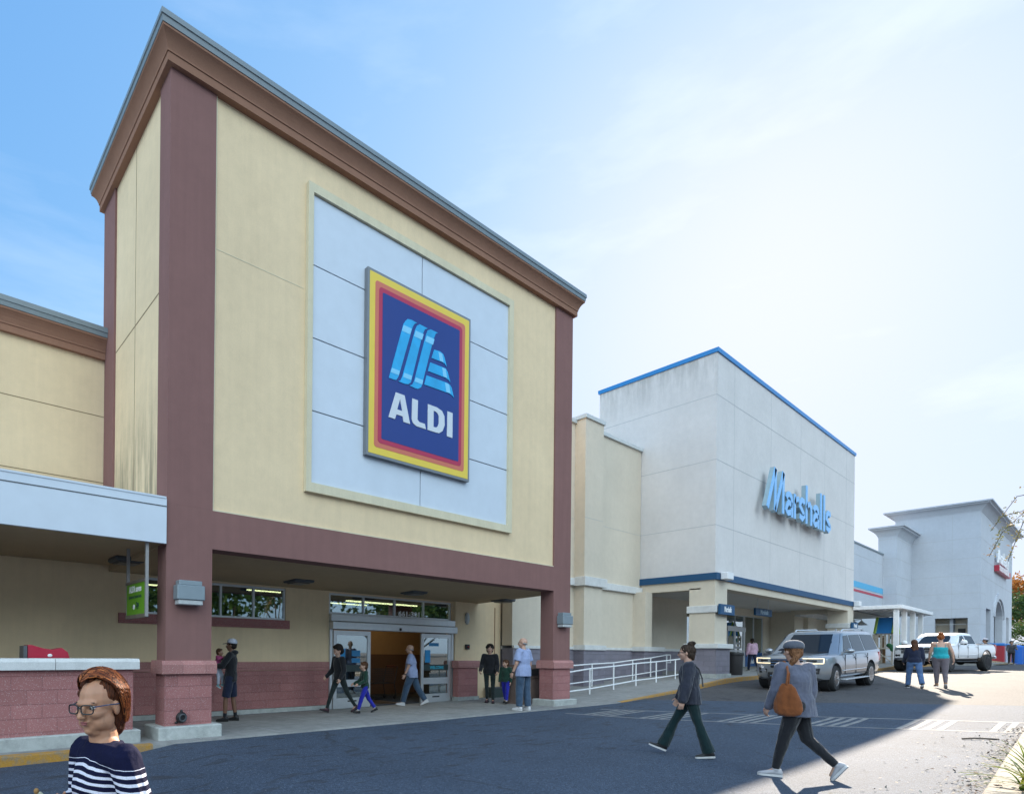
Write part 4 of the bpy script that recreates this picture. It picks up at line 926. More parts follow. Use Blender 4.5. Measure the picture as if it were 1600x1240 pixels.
# ---------------------------------------------------------------- trolleys inside the entrance
def cart(x, y, label):
    z = -.09; t = thing('shopping_trolley', label, 'shopping trolley', (x, y, z), group='dark trolleys inside the entrance'); dm = plain('trolley_dark', (.05, .05, .055), .4, .5)
    m = MB()
    for i in range(7):
        for (a, b) in (((x-.45, y-.25, z+.55+.07*i), (x+.40, y-.25, z+.55+.07*i)), ((x-.45, y+.25, z+.55+.07*i), (x+.40, y+.25, z+.55+.07*i))): m.rod(a, b, .006, n=4)
    for i in range(12):
        xx = x-.45+.077*i
        for yy in (y-.25, y+.25): m.rod((xx, yy, z+.52), (xx, yy, z+1.0), .005, n=4)
    m.box(x-.45, x+.4, y-.25, y+.25, z+.50, z+.52); m.build('basket', dm, t)
    m = MB(); m.path([(x+.5, y-.27, z+.12), (x+.42, y-.27, z+.5), (x+.55, y-.27, z+1.05), (x+.55, y+.27, z+1.05), (x+.42, y+.27, z+.5), (x+.5, y+.27, z+.12), (x-.45, y+.2, z+.14), (x-.45, y-.2, z+.14), (x+.5, y-.27, z+.12)], .014, 6); m.build('frame', dm, t)
    MB().rod((x+.56, y-.26, z+1.05), (x+.56, y+.26, z+1.05), .02, n=8).build('handle', red, t)
    for dx, dy in ((-.42, -.18), (-.42, .18), (.46, -.24), (.46, .24)): MB().lathe([(.055, -.015), (.06, 0), (.055, .015)], 12, xf((x+dx, y+dy, z+.06)), axis='y').build('wheel', black, t)
cart(8.0, 5.3, 'dark shopping trolley inside the open doors, the left one'); cart(9.0, 5.0, 'dark shopping trolley behind the bald man in the open doors')

# small notices on the store doors and glazing
def notice(name, x, z, w_, h_, col, y, label):
    o = MB().box(x, x+w_, y, y+.004, z, z+h_).build(name, plain('notice_%s' % name, col, .6), dl if x < 8 else dr); return o
notice('notice', 6.45, 1.30, .30, .16, (.03, .20, .42), YB-.075, '')
notice('notice', 6.45, 1.12, .30, .13, (.03, .16, .35), YB-.075, '')
notice('notice', 9.45, 1.62, .42, .10, (.45, .45, .42), YB-.075, '')
vs, fs = text_mesh('Marshalls', .34, .002, .006, .8, shear=.2); MB().add(vs, fs, xf((37.2, 3.985, 1.0), rx=R(90))).build('poster_lettering', lw, cs)
for i, (x, z) in enumerate(((35.42, 2.1), (35.42, 1.85))): MB().box(x, x+.7, 4.0, 4.006, z, z+.12).build('notice', plain('notice_grey', (.30, .32, .34), .6), cs)
# ---------------------------------------------------------------- vehicles
def paint(name, col, metal=.5, rough=.28):
    m, nt, bs = newmat(name); bs.inputs['Base Color'].default_value = (*col, 1); bs.inputs['Metallic'].default_value = metal; bs.inputs['Roughness'].default_value = rough
    bs.inputs['Coat Weight'].default_value = .8; bs.inputs['Coat Roughness'].default_value = .03
    p = node(nt, 'ShaderNodeTexCoord').outputs['Object']; f = noisevar(nt, p, 3, 3); c = mul(nt, col, ramp(nt, f, [(.3, .93), (.7, 1)])); nt.links.new(c, bs.inputs['Base Color']); return m
silver = paint('silver_paint', (.34, .36, .39), .7, .28); wpaint = paint('white_car_paint', (.80, .80, .82), .0, .3)
tyrem = plain('tyre_rubber', (.018, .018, .019), .8, 0, .2, 40, .2); rimm = plain('rim_alloy', (.60, .61, .63), .25, .8, .03, 5, 0); rimb = plain('rim_black', (.04, .04, .045), .35, .6, .03, 5, 0)
cglass = glassy('car_glass', (.012, .018, .028), .03); cglass.node_tree.nodes['Principled BSDF'].inputs['Specular IOR Level'].default_value = .28; chrome = plain('chrome', (.65, .67, .70), .12, 1.0, .02, 5, 0); trimb = plain('black_trim', (.02, .02, .022), .45, 0, .1, 20, .05)
lampw = plain('lamp_clear', (.34, .36, .38), .12, .3, .1, 20, 0, coat=.8); lampr = plain('lamp_red', (.40, .01, .01), .2, 0, .05, 10, 0, coat=.8); lampa = emit('running_light', (1, .80, .50), .5)
def rr(x0, x1, w, r, n=4):
    """closed rounded rectangle in plan"""
    pts = []
    for cx, cy, a0 in ((x1-r, w-r, 0), (x0+r, w-r, 90), (x0+r, -w+r, 180), (x1-r, -w+r, 270)):
        for i in range(n+1):
            a = R(a0+90*i/n); pts.append((cx+r*math.cos(a), cy+r*math.sin(a)))
    return pts
def hull(stations):
    """stations: (x, halfwidth, zbottom, ztop)"""
    rings = []
    for x, w_, zb_, zt in stations:
        h = zt-zb_
        half = [(0, zb_), (w_*.82, zb_), (w_*.95, zb_+.05), (w_*.99, zb_+.16), (w_*1.0, zb_+h*.42), (w_*.995, zb_+h*.66), (w_*.985, zt-.16), (w_*.955, zt-.05), (w_*.89, zt-.005), (w_*.6, zt+.015), (0, zt+.03)]
        rings.append([(x, y, z) for y, z in half]+[(x, -y, z) for y, z in half[-2:0:-1]])
    return rings
def wheel(parent, x, y, r, wd, rim, spokes, side, steer=0):
    T = xf((x, y, r), rz=steer) @ (ID if side > 0 else xf(rz=math.pi))
    m = MB(); pr = [(r*.62, -wd/2), (r*.90, -wd/2), (r*.97, -wd/2+.03), (r, -wd/2+.06), (r, wd/2-.06), (r*.97, wd/2-.03), (r*.90, wd/2), (r*.64, wd/2), (r*.62, wd/2-.03)]
    m.lathe(pr, 36, T, axis='y'); o = m.build('wheel', tyrem, parent, smooth=35)
    for k in range(0): pass
    m = MB(); m.lathe([(r*.64, wd/2+.004), (r*.60, wd/2+.004), (r*.575, wd/2-.03), (r*.56, wd/2-.10), (.0001, wd/2-.11)], 32, T, axis='y'); m.build('rim', trimb, o, smooth=35)
    m = MB()
    for k in range(spokes):
        a = 2*math.pi*k/spokes
        for da in (-.11, .11):
            c1, s1 = math.cos(a+da*.5), math.sin(a+da*.5); c2, s2 = math.cos(a+da), math.sin(a+da)
            p0 = Vector((r*.10*c1, wd/2-.035, r*.10*s1)); p1 = Vector((r*.60*c2, wd/2-.01, r*.60*s2))
            q = (p1-p0).normalized(); n_ = Vector((-q.z, 0, q.x))*r*.038
            vs = [p0-n_, p0+n_, p1+n_, p1-n_]; vs = vs+[v+Vector((0, -.03, 0)) for v in vs]
            m.add(vs, [(0, 1, 2, 3), (4, 7, 6, 5), (0, 4, 5, 1), (1, 5, 6, 2), (2, 6, 7, 3), (3, 7, 4, 0)], T)
    m.lathe([(r*.62, wd/2+.006), (r*.585, wd/2+.008), (r*.58, wd/2-.02), (r*.62, wd/2-.02), (r*.62, wd/2+.006)], 32, T, axis='y')
    m.lathe([(r*.14, wd/2-.05), (r*.14, wd/2-.01), (r*.08, wd/2), (.0001, wd/2)], 16, T, axis='y')
    m.build('spokes', rim, o, smooth=30); return o
def bool_cut(o, cutters):
    for c in cutters:
        md = o.modifiers.new('b', 'BOOLEAN'); md.operation = 'DIFFERENCE'; md.solver = 'EXACT'; md.object = c
    evalmods(o)
    for c in cutters: bpy.data.objects.remove(c)
def sidepanel(m, poly, wfun, side, off=.004, nz=6):
    """poly (x,z) as two chains bottom/top sampled; builds a glass panel hugging the cabin side"""
    (b0, b1, t1, t0) = poly; vs = []
    for j in range(nz+1):
        t = j/nz
        for p, q in ((b0, t0), (b1, t1)):
            x = p[0]+(q[0]-p[0])*t; z = p[1]+(q[1]-p[1])*t; vs.append((x, side*(wfun(z)+off), z))
    m.add(vs, [(2*j, 2*j+1, 2*j+3, 2*j+2) for j in range(nz)])
def local(o): ROOT[o.name] = ID; return o
def finish(root, loc, rz, pitch=0):
    root.location = loc; root.rotation_euler = (0, pitch, rz); ROOT[root.name] = Matrix.Translation(Vector(loc)) @ Matrix.Rotation(rz, 4, 'Z') @ Matrix.Rotation(pitch, 4, 'Y')

def make_suv():
    t = thing('parked_car', 'silver estate car with lit headlight frames parked before the portico', 'car'); local(t)
    st = [(2.64, .74, .52, .93), (2.58, .88, .40, 1.02), (2.42, .95, .34, 1.07), (2.1, .995, .33, 1.10), (1.55, 1.0, .36, 1.135), (1.1, 1.0, .38, 1.155), (.2, 1.0, .38, 1.16), (-1.0, 1.0, .38, 1.17), (-1.9, .995, .38, 1.19), (-2.4, .965, .42, 1.19), (-2.6, .92, .46, 1.18), (-2.68, .84, .55, 1.12)]
    b = MB(); b.loft(hull(st)); body = b.build('body', [silver, trimb], t, smooth=38)
    R_ = .40; fx, rx = 1.62, -1.50
    cs_ = []
    for x in (fx, rx):
        for s_ in (1, -1):
            c = MB(); c.lathe([(R_+.065, -.22), (R_+.065, .22)], 36, xf((x, s_*.90, R_+.02)), axis='y'); cs_.append(c.build('cut', silver))
    bool_cut(body, cs_)
    for x in (fx, rx):
        for s_ in (1, -1):
            m = MB(); m.lathe([(R_+.06, -.02), (R_+.06, .2)], 30, xf((x, s_*.70 if s_ > 0 else -.88, R_+.02)), axis='y'); m.build('wheel_arch', trimb, t)
            wheel(t, x, s_*.86, R_, .27, rimm, 6, s_, steer=R(4) if x > 0 else 0)
    # cabin
    zz = [1.13, 1.30, 1.50, 1.68, 1.78, 1.85, 1.885, 1.90]; xfz = lambda z: float(np.interp(z, zz, [1.20, .98, .72, .50, .37, .20, -.1, -.4])); xrz = lambda z: float(np.interp(z, zz, [-2.62, -2.58, -2.50, -2.42, -2.36, -2.26, -2.0, -1.7])); wz = lambda z: float(np.interp(z, zz, [.955, .90, .845, .795, .765, .71, .60, .40]))
    m = MB(); m.loft([[(x, y, z) for x, y in rr(xrz(z), xfz(z), wz(z), .14+.0*z, 5)] for z in zz]); cab = m.build('cabin', silver, t, smooth=40)
    g = MB(); n = 6; vs = []
    for j in range(n+1):
        z = 1.17+(1.78-1.17)*j/n
        for k in range(9):
            y = (-1+2*k/8)*(wz(z)-.05); vs.append((xfz(z)+.012-.05*(abs(y)/wz(z))**4, y, z))
    g.add(vs, [(j*9+k, j*9+k+1, (j+1)*9+k+1, (j+1)*9+k) for j in range(n) for k in range(8)]); g.build('windscreen', cglass, t, smooth='all')
    for s_ in (1, -1):
        for poly in (((.86, 1.19), (.02, 1.19), (-.02, 1.74), (.36, 1.72)), ((-.08, 1.19), (-1.10, 1.19), (-1.06, 1.75), (-.10, 1.74)), ((-1.20, 1.20), (-2.42, 1.22), (-2.25, 1.72), (-1.15, 1.75))):
            g = MB(); sidepanel(g, poly, wz, s_, .006); g.build('side_window', cglass, t)
        g = MB(); sidepanel(g, ((.95, 1.165), (-2.48, 1.18), (-2.48, 1.20), (.93, 1.185)), wz, s_, .012, 1); g.build('window_trim', chrome, t)
        m = MB(); m.ball((.86, s_*1.09, 1.24), (.09, .13, .085), 8, 14); m.box(.84, .92, s_*.93, s_*1.02, 1.17, 1.22); m.build('mirror', silver, t, smooth=40)
        for x in (-.02, -1.06): MB().box(x-.12, x+.06, s_*.995, s_*1.03, .99, 1.02, b=.01).build('door_handle', silver, t)
        m = MB()
        for x in (.88, -.06, -1.16): m.box(x-.006, x+.006, s_*.985, s_*1.0035, .50, 1.12)
        m.box(.9, -1.3, s_*.985, s_*1.004, .50, .51); m.build('door_seam', trimb, t)
        MB().box(-1.0, 1.06, s_*.98, s_*1.02, .60, .64, b=.01).build('side_moulding', chrome, t)
        MB().box(-1.02, 1.12, s_*.90, s_*1.09, .32, .36, b=.015).build('running_board', alu, t)
        m = MB(); m.path([(.0, s_*.62, 1.86), (-.15, s_*.64, 1.93), (-1.9, s_*.64, 1.93), (-2.05, s_*.62, 1.86)], .022, 8); m.build('roof_rail', alu, t, smooth=True)
        # headlight: lamp body framed by glowing strips
        y0, y1 = s_*.50, s_*.90
        m = MB(); m.add([(2.66, y0, .90), (2.655, s_*.74, .90), (2.55, y1, .90), (2.50, s_*.95, .92), (2.47, s_*.955, 1.04), (2.56, y1, 1.04), (2.64, s_*.74, 1.04), (2.66, y0, 1.02), (2.4, y0, .90), (2.4, y0, 1.02), (2.35, s_*.95, .92), (2.35, s_*.95, 1.04)], [(0, 1, 6, 7), (1, 2, 5, 6), (2, 3, 4, 5), (3, 10, 11, 4), (0, 7, 9, 8), (7, 6, 5, 4, 11, 9), (0, 8, 10, 3, 2, 1)])
        hl = m.build('headlight', lampw, t)
        for z in (.885, 1.045):
            m = MB(); m.path([(2.672, y0, z), (2.665, s_*.74, z), (2.565, y1, z), (2.50, s_*.955, z)], .013, 6); m.build('light_strip', lampa, hl)
        m = MB(); m.path([(2.50, s_*.958, .885), (2.485, s_*.962, 1.045)], .013, 6); m.build('light_strip', lampa, hl)
        MB().box(2.58, 2.655, s_*.58, s_*.84, .93, 1.0, b=.01).build('lens', trimb, hl)
        m = MB(); m.add([(2.64, s_*.62, .56), (2.60, s_*.88, .56), (2.60, s_*.90, .74), (2.64, s_*.62, .70), (2.4, s_*.62, .56), (2.4, s_*.88, .56), (2.4, s_*.9, .74), (2.4, s_*.62, .70)], [(0, 1, 2, 3), (4, 7, 6, 5), (0, 4, 5, 1), (1, 5, 6, 2), (2, 6, 7, 3), (3, 7, 4, 0)]); fg = m.build('fog_recess', trimb, t)
        MB().box(2.60, 2.655, s_*.64, s_*.86, .63, .65).build('fog_bar', chrome, fg)
        MB().box(-2.70, -2.5, s_*.80, s_*.93, .80, 1.16, b=.03).build('tail_light', lampr, t)
    MB().box(2.60, 2.668, -.50, .50, .74, 1.03, b=.02).build('grille', trimb, t)
    for z in (.80, .885, .97): MB().box(2.655, 2.685, -.50, .50, z, z+.035, b=.008).build('grille_bar', chrome, t)
    MB().box(2.50, 2.66, -.60, .60, .42, .60, b=.03).build('lower_intake', trimb, t); MB().box(2.645, 2.675, -.52, .52, .46, .49, b=.01).build('skid_bar', chrome, t)
    MB().box(2.655, 2.675, -.16, .16, .62, .72).build('number_plate', plain('plate', (.5, .52, .5), .5), t)
    MB().ball((2.692, 0, .905), (.012, .10, .04), 6, 12).build('badge', mblue, t)
    MB().box(-2.70, -2.5, -.7, .7, .42, .62, b=.04).build('rear_bumper', trimb, t)
    m = MB(); m.path([(1.18, -.7, 1.18), (1.1, -.1, 1.21)], .012, 6); m.path([(1.18, .05, 1.18), (1.1, .6, 1.21)], .012, 6); m.build('wiper', trimb, t)
    m = MB()
    for s_ in (1, -1): m.path([(2.5, s_*.52, 1.085), (2.0, s_*.60, 1.135), (1.3, s_*.66, 1.165)], .012, 6)
    m.build('bonnet_crease', silver, t, smooth=True)
    MB().box(-1.7, -1.62, -.02, .02, 1.89, 1.95, b=.01).build('roof_fin', silver, t)
    return t
def round_front(t, x0, k, tap, L_):
    for o in [c for c in t.children]+[g for c in t.children for g in c.children]:
        if o.name.split('.')[0] in ('wheel', 'rim', 'spokes', 'wheel_arch'): continue
        for v in o.data.vertices:
            if v.co.x > x0:
                u = (v.co.x-x0)/L_; v.co.x = x0+(v.co.x-x0)*k; v.co.y *= 1-tap*u*u
                v.co.x -= .16*u*(abs(v.co.y)/.95)**2.5
suv = make_suv(); round_front(suv, 2.0, .80, .14, .68)
hx, hy = -.997, .068; yaw = math.atan2(hy, hx)
fl_ = Vector((20.15, -3.93)); c_ = fl_-Matrix.Rotation(yaw, 2) @ Vector((1.62, .86)) if 0 else None
def rot2(v, a): return Vector((v[0]*math.cos(a)-v[1]*math.sin(a), v[0]*math.sin(a)+v[1]*math.cos(a)))
c_ = Vector((20.15, -3.93))-rot2((1.62, .98), yaw)
def place_vehicle(t, c, yaw, fxw, rxw):
    pf = c+rot2((fxw, 0), yaw); pr = c+rot2((rxw, 0), yaw); zf, zr_ = zr(pf.x), zr(pr.x); pit = -math.atan2(zf-zr_, fxw-rxw)
    z0 = zf+(zr_-zf)*(fxw-0)/(fxw-rxw); finish(t, (c.x, c.y, z0+.003), yaw, pit)
place_vehicle(suv, c_, yaw, 1.62, -1.50)

def make_truck():
    t = thing('pickup_truck', 'white lifted crew cab pickup truck with black wheels standing in the sun', 'truck'); local(t)
    st = [(2.92, .80, .70, 1.20), (2.86, .92, .60, 1.28), (2.70, .98, .58, 1.32), (2.2, 1.0, .60, 1.37), (1.5, 1.0, .62, 1.40), (1.1, 1.0, .62, 1.41), (0, 1.0, .62, 1.41), (-1.14, 1.0, .62, 1.41), (-1.16, 1.0, .62, 1.41)]
    b = MB(); b.loft(hull(st)); body = b.build('body', wpaint, t, smooth=38)
    R_ = .45; fx, rx = 1.95, -2.10; cs_ = []
    for s_ in (1, -1):
        c = MB(); c.lathe([(R_+.10, -.25), (R_+.10, .25)], 36, xf((fx, s_*.86, R_+.10)), axis='y'); cs_.append(c.build('cut', wpaint))
    bool_cut(body, cs_)
    # bed
    b = MB(); sts = [(-1.19, 1.0, .66, 1.42), (-2.0, 1.0, .66, 1.42), (-3.1, .99, .68, 1.42), (-3.3, .95, .70, 1.41)]
    b.loft(hull(sts)); bed = b.build('bed', wpaint, t, smooth=38); cs_ = []
    for s_ in (1, -1):
        c = MB(); c.lathe([(R_+.10, -.25), (R_+.10, .25)], 36, xf((rx, s_*.86, R_+.10)), axis='y'); cs_.append(c.build('cut', wpaint))
    c = MB(); c.box(-3.22, -1.24, -.86, .86, .85, 1.6); cs_.append(c.build('cut', wpaint)); bool_cut(bed, cs_)
    m = MB(); m.box(-3.24, -1.2, .88, .98, 1.425, 1.445); m.box(-3.24, -1.2, -.98, -.88, 1.425, 1.445); m.box(-3.3, -3.24, -.88, .88, 1.425, 1.445); m.build('bed_rail_cap', trimb, t)
    for x in (fx, rx):
        for s_ in (1, -1):
            wheel(t, x, s_*.90, R_, .32, rimb, 8, s_, steer=R(3) if x > 0 else 0)
    m = MB(); m.box(-3.1, 2.6, -.55, .55, .50, .66); m.build('chassis', trimb, t)
    for x in (fx, rx):
        m = MB(); m.rod((x, -.75, R_), (x, .75, R_), .07, n=8); m.ball((x, 0, R_), (.16, .18, .16), 8, 10); m.build('axle', trimb, t)
    zz = [1.38, 1.50, 1.70, 1.86, 1.95, 2.0, 2.02]; xfz = lambda z: float(np.interp(z, zz, [1.18, .98, .68, .45, .28, .0, -.2])); xrz = lambda z: float(np.interp(z, zz, [-1.13, -1.12, -1.08, -1.03, -.98, -.85, -.7])); wz = lambda z: float(np.interp(z, zz, [.95, .91, .85, .79, .74, .64, .45]))
    m = MB(); m.loft([[(x, y, z) for x, y in rr(xrz(z), xfz(z), wz(z), .13, 5)] for z in zz]); m.build('cabin', wpaint, t, smooth=40)
    g = MB(); n = 6; vs = []
    for j in range(n+1):
        z = 1.44+(1.87-1.44)*j/n
        for k in range(9):
            y = (-1+2*k/8)*(wz(z)-.045); vs.append((xfz(z)+.01-.05*(abs(y)/wz(z))**4, y, z))
    g.add(vs, [(j*9+k, j*9+k+1, (j+1)*9+k+1, (j+1)*9+k) for j in range(n) for k in range(8)]); g.build('windscreen', cglass, t, smooth='all')
    for s_ in (1, -1):
        for poly in (((.86, 1.43), (.06, 1.43), (.06, 1.86), (.40, 1.84)), ((-.05, 1.43), (-.98, 1.43), (-.90, 1.84), (-.05, 1.87))):
            g = MB(); sidepanel(g, poly, wz, s_, .006); g.build('side_window', cglass, t)
        mi = MB(); mi.ball((.92, s_*1.16, 1.50), (.09, .13, .14), 8, 14); mi.box(.88, .95, s_*.92, s_*1.08, 1.42, 1.48); mi.build('mirror', wpaint, t, smooth=40)
        MB().box(.90, .99, s_*1.03, s_*1.27, 1.39, 1.45, b=.02).build('mirror_base', trimb, t)
        for x in (.02, -.92): MB().box(x-.12, x+.08, s_*.99, s_*1.03, 1.27, 1.30, b=.01).build('door_handle', wpaint, t)
        m = MB()
        for x in (1.02, .0, -1.12): m.box(x-.006, x+.006, s_*.985, s_*1.0035, .72, 1.36)
        m.build('door_seam', trimb, t)
        MB().box(-1.0, 1.0, s_*.99, s_*1.012, .84, .88, b=.005).build('side_moulding', wpaint, t)
        MB().box(-1.1, 1.15, s_*.84, s_*1.0, .50, .55, b=.02).build('step_bar', trimb, t)
        hl = MB().box(2.70, 2.925, s_*.62, s_*.93, 1.10, 1.26, b=.03).build('headlight', lampw, t); MB().box(2.91, 2.935, s_*.66, s_*.88, 1.16, 1.18).build('light_bar', chrome, hl)
        MB().box(2.75, 2.93, s_*.66, s_*.90, .78, .90, b=.03).build('fog_recess', trimb, t)
        MB().box(-3.33, -3.15, s_*.86, s_*.97, 1.05, 1.40, b=.02).build('tail_light', lampr, t)
        for x in (fx, rx):   # black arch trims
            m = MB(); n = 14
            for i in range(n):
                a0, a1 = R(-8)+R(196)*i/n, R(-8)+R(196)*(i+1)/n; r0, r1 = R_+.09, R_+.13
                m.prism([(x+r0*math.cos(a0), R_+.1+r0*math.sin(a0)), (x+r1*math.cos(a0), R_+.1+r1*math.sin(a0)), (x+r1*math.cos(a1), R_+.1+r1*math.sin(a1)), (x+r0*math.cos(a1), R_+.1+r0*math.sin(a1))], 'y', s_*.97, s_*1.006)
            m.build('arch_lip', trimb, t)
    MB().box(2.80, 2.93, -.62, .62, .96, 1.26, b=.02).build('grille', trimb, t)
    for z in (1.0, 1.09, 1.20): MB().box(2.92, 2.955, -.62, .62, z, z+.035, b=.008).build('grille_bar', chrome, t)
    MB().box(2.78, 3.02, -.96, .96, .62, .78, b=.05).build('front_bumper', chrome, t); MB().box(2.8, 3.0, -.55, .55, .52, .62, b=.02).build('air_dam', trimb, t)
    MB().box(2.945, 2.97, -.10, .10, 1.085, 1.15, b=.01).build('badge', plain('gold_badge', (.55, .36, .08), .3, .6), t)
    MB().box(-3.44, -3.28, -.95, .95, .62, .80, b=.04).build('rear_bumper', chrome, t)
    MB().box(.2, .3, -.04, .04, 2.01, 2.05, b=.01).build('roof_marker', lampr, t)
    m = MB(); m.rod((1.25, .75, 1.4), (1.3, .76, 1.95), .006, n=5); m.build('aerial', trimb, t)
    return t
truck = make_truck(); round_front(truck, 2.3, .85, .08, .6); yaw = math.atan2(.214, -.977)
c_ = Vector((39.15, -4.1))-rot2((1.95, 1.02), yaw); place_vehicle(truck, c_, yaw, 1.95, -2.10)
# ---------------------------------------------------------------- people
def skinmat(name, col):
    if name in MATS: return MATS[name]
    m, nt, bs = newmat(name); p = node(nt, 'ShaderNodeTexCoord').outputs['Object']
    c = mul(nt, col, ramp(nt, noisevar(nt, p, 18, 4), [(.3, .86), (.7, 1.05)])); nt.links.new(c, bs.inputs['Base Color']); bs.inputs['Roughness'].default_value = .5
    bs.inputs['Subsurface Weight'].default_value = .12; bs.inputs['Subsurface Radius'].default_value = (.012, .005, .003); bs.inputs['Subsurface Scale'].default_value = 1
    bump(nt, bs, noisevar(nt, p, 160, 2), .1, .002); MATS[name] = m; return m
def cloth(name, col, var=.18, rough=.9, scale=60):
    if name in MATS: return MATS[name]
    m, nt, bs = newmat(name); p = node(nt, 'ShaderNodeTexCoord').outputs['Object']
    c = mul(nt, col, ramp(nt, noisevar(nt, p, 9, 4), [(.3, 1-var), (.7, 1.06)])); c = mul(nt, c, ramp(nt, noisevar(nt, p, 260, 2), [(.3, .8), (.7, 1.1)]))
    nt.links.new(c, bs.inputs['Base Color']); bs.inputs['Roughness'].default_value = rough; bs.inputs['Sheen Weight'].default_value = .25; bs.inputs['Specular IOR Level'].default_value = .25
    bump(nt, bs, mathn(nt, 'ADD', noisevar(nt, p, 14, 4), mathn(nt, 'MULTIPLY', noisevar(nt, p, 240, 2), .15)), .5, .02); MATS[name] = m; return m
def hairmat(name, col, tip=None, sc=(14, 60, 60)):
    if name in MATS: return MATS[name]
    m, nt, bs = newmat(name); p = node(nt, 'ShaderNodeTexCoord').outputs['Object']
    f = noisevar(nt, p, 3, 4, .7, mapscale=(60, 60, 7)); f2 = noisevar(nt, p, 12, 3)
    c = mixc(nt, ramp(nt, f, [(.38, 0), (.62, 1)]), [x*.45 for x in col], tip or [min(1, x*1.9) for x in col]); c = mul(nt, c, ramp(nt, f2, [(.3, .6), (.7, 1.1)]))
    nt.links.new(c, bs.inputs['Base Color']); bs.inputs['Roughness'].default_value = .6; bs.inputs['Specular IOR Level'].default_value = .2
    bump(nt, bs, f, .7, .01); MATS[name] = m; return m
def remesh(mb, name, mat, voxel, smooth=4, parent=None, folds=None, seed=0):
    """many overlapping shapes fused into one continuous surface"""
    o = mb.build(name, mat, None); md = o.modifiers.new('r', 'REMESH'); md.mode = 'VOXEL'; md.voxel_size = voxel; md.use_smooth_shade = True
    sm = o.modifiers.new('s', 'SMOOTH'); sm.factor = .5; sm.iterations = smooth
    evalmods(o)
    if folds:
        amp, fr = folds; me = o.data; n = len(me.vertices); off = Vector((seed*3.7, seed*1.3, 0))
        nr = [v.normal.copy() for v in me.vertices]
        for v, nn in zip(me.vertices, nr):
            q = Vector((v.co.x*fr, v.co.y*fr, v.co.z*fr*.38))+off
            v.co += nn*amp*(noise.noise(q)+.5*noise.noise(q*2.3))
    for p in o.data.polygons: p.use_smooth = True
    if parent is not None: o.parent = parent
    return o
def V(*a): return Vector(a)
def ellring(c, ux, uy, rx, ry, n=20): return [c+ux*(rx*math.cos(2*math.pi*i/n))+uy*(ry*math.sin(2*math.pi*i/n)) for i in range(n)]
def pose_joints(p):
    """FK in local space: +x forward, +y left, z up; H=1.75 units before scaling"""
    J = {}; lean = R(p.get('lean', 2)); side = R(p.get('side', 0)); u = V(math.sin(lean), math.sin(side), math.cos(lean)).normalized(); J['u'] = u
    P = V(0, 0, .94); J['P'] = P; tw = R(p.get('twist', 0)); J['tx'] = V(math.cos(tw), math.sin(tw), 0); J['ty'] = V(-math.sin(tw), math.cos(tw), 0)
    sw = p.get('sw', .172)
    J['neck'] = P+u*.52; hs_ = p.get('shz', .462); J['sh'] = {1: P+u*hs_+J['ty']*sw, -1: P+u*hs_-J['ty']*sw}
    for s_, k in ((1, 'L'), (-1, 'R')):
        th, kn, out = p.get('leg'+k, (0, 0, 2)); ft = p.get('foot'+k, 0)
        a, b, oo = R(th), R(kn), R(out)
        hip = P+V(0, s_*.095, -.02); kd = V(math.sin(a)*math.cos(oo), s_*math.sin(oo), -math.cos(a)*math.cos(oo)); knee = hip+kd*.43
        sd = V(math.sin(a-b), s_*math.sin(oo)*.6, -math.cos(a-b)).normalized(); ank = knee+sd*.415
        J['hip'+k], J['knee'+k], J['ank'+k] = hip, knee, ank
        fa = R(ft); J['fd'+k] = V(math.cos(fa), s_*.12, -math.sin(fa)).normalized()
        e = p.get('arm'+k, (0, 8, 12)); sh = J['sh'][s_]
        if len(e) == 2: J['elb'+k], J['wr'+k] = V(*e[0]), V(*e[1])
        else:
            a, o_, b = R(e[0]), R(e[1]), R(e[2])
            J['elb'+k] = sh+(J['tx']*math.sin(a)*math.cos(o_)+J['ty']*s_*math.sin(o_)+V(0, 0, -math.cos(a)*math.cos(o_)))*.29
            J['wr'+k] = J['elb'+k]+(J['tx']*math.sin(a+b)+J['ty']*s_*math.sin(o_)*.4+V(0, 0, -math.cos(a+b))).normalized()*.25
    hy, hp = R(p.get('hyaw', 0)), R(p.get('hpitch', 0))
    J['H'] = Matrix.Translation(J['neck']+u*.145+J['tx']*.015) @ Matrix.Rotation(hy, 4, 'Z') @ Matrix.Rotation(hp, 4, 'Y')
    zs_ = []
    for k in 'LR':
        a, d = J['ank'+k], J['fd'+k]; dn = V(d.z, 0, -d.x) if 0 else V(-abs(d.z), 0, 0)
        up = V(0, 0, 1); perp = (up-d*d.z).normalized()
        heel = a-d*.055-perp*.075; toe = a+d*.165-perp*.085; zs_ += [heel.z, toe.z]
    J['dz'] = -min(zs_)+.004; return J
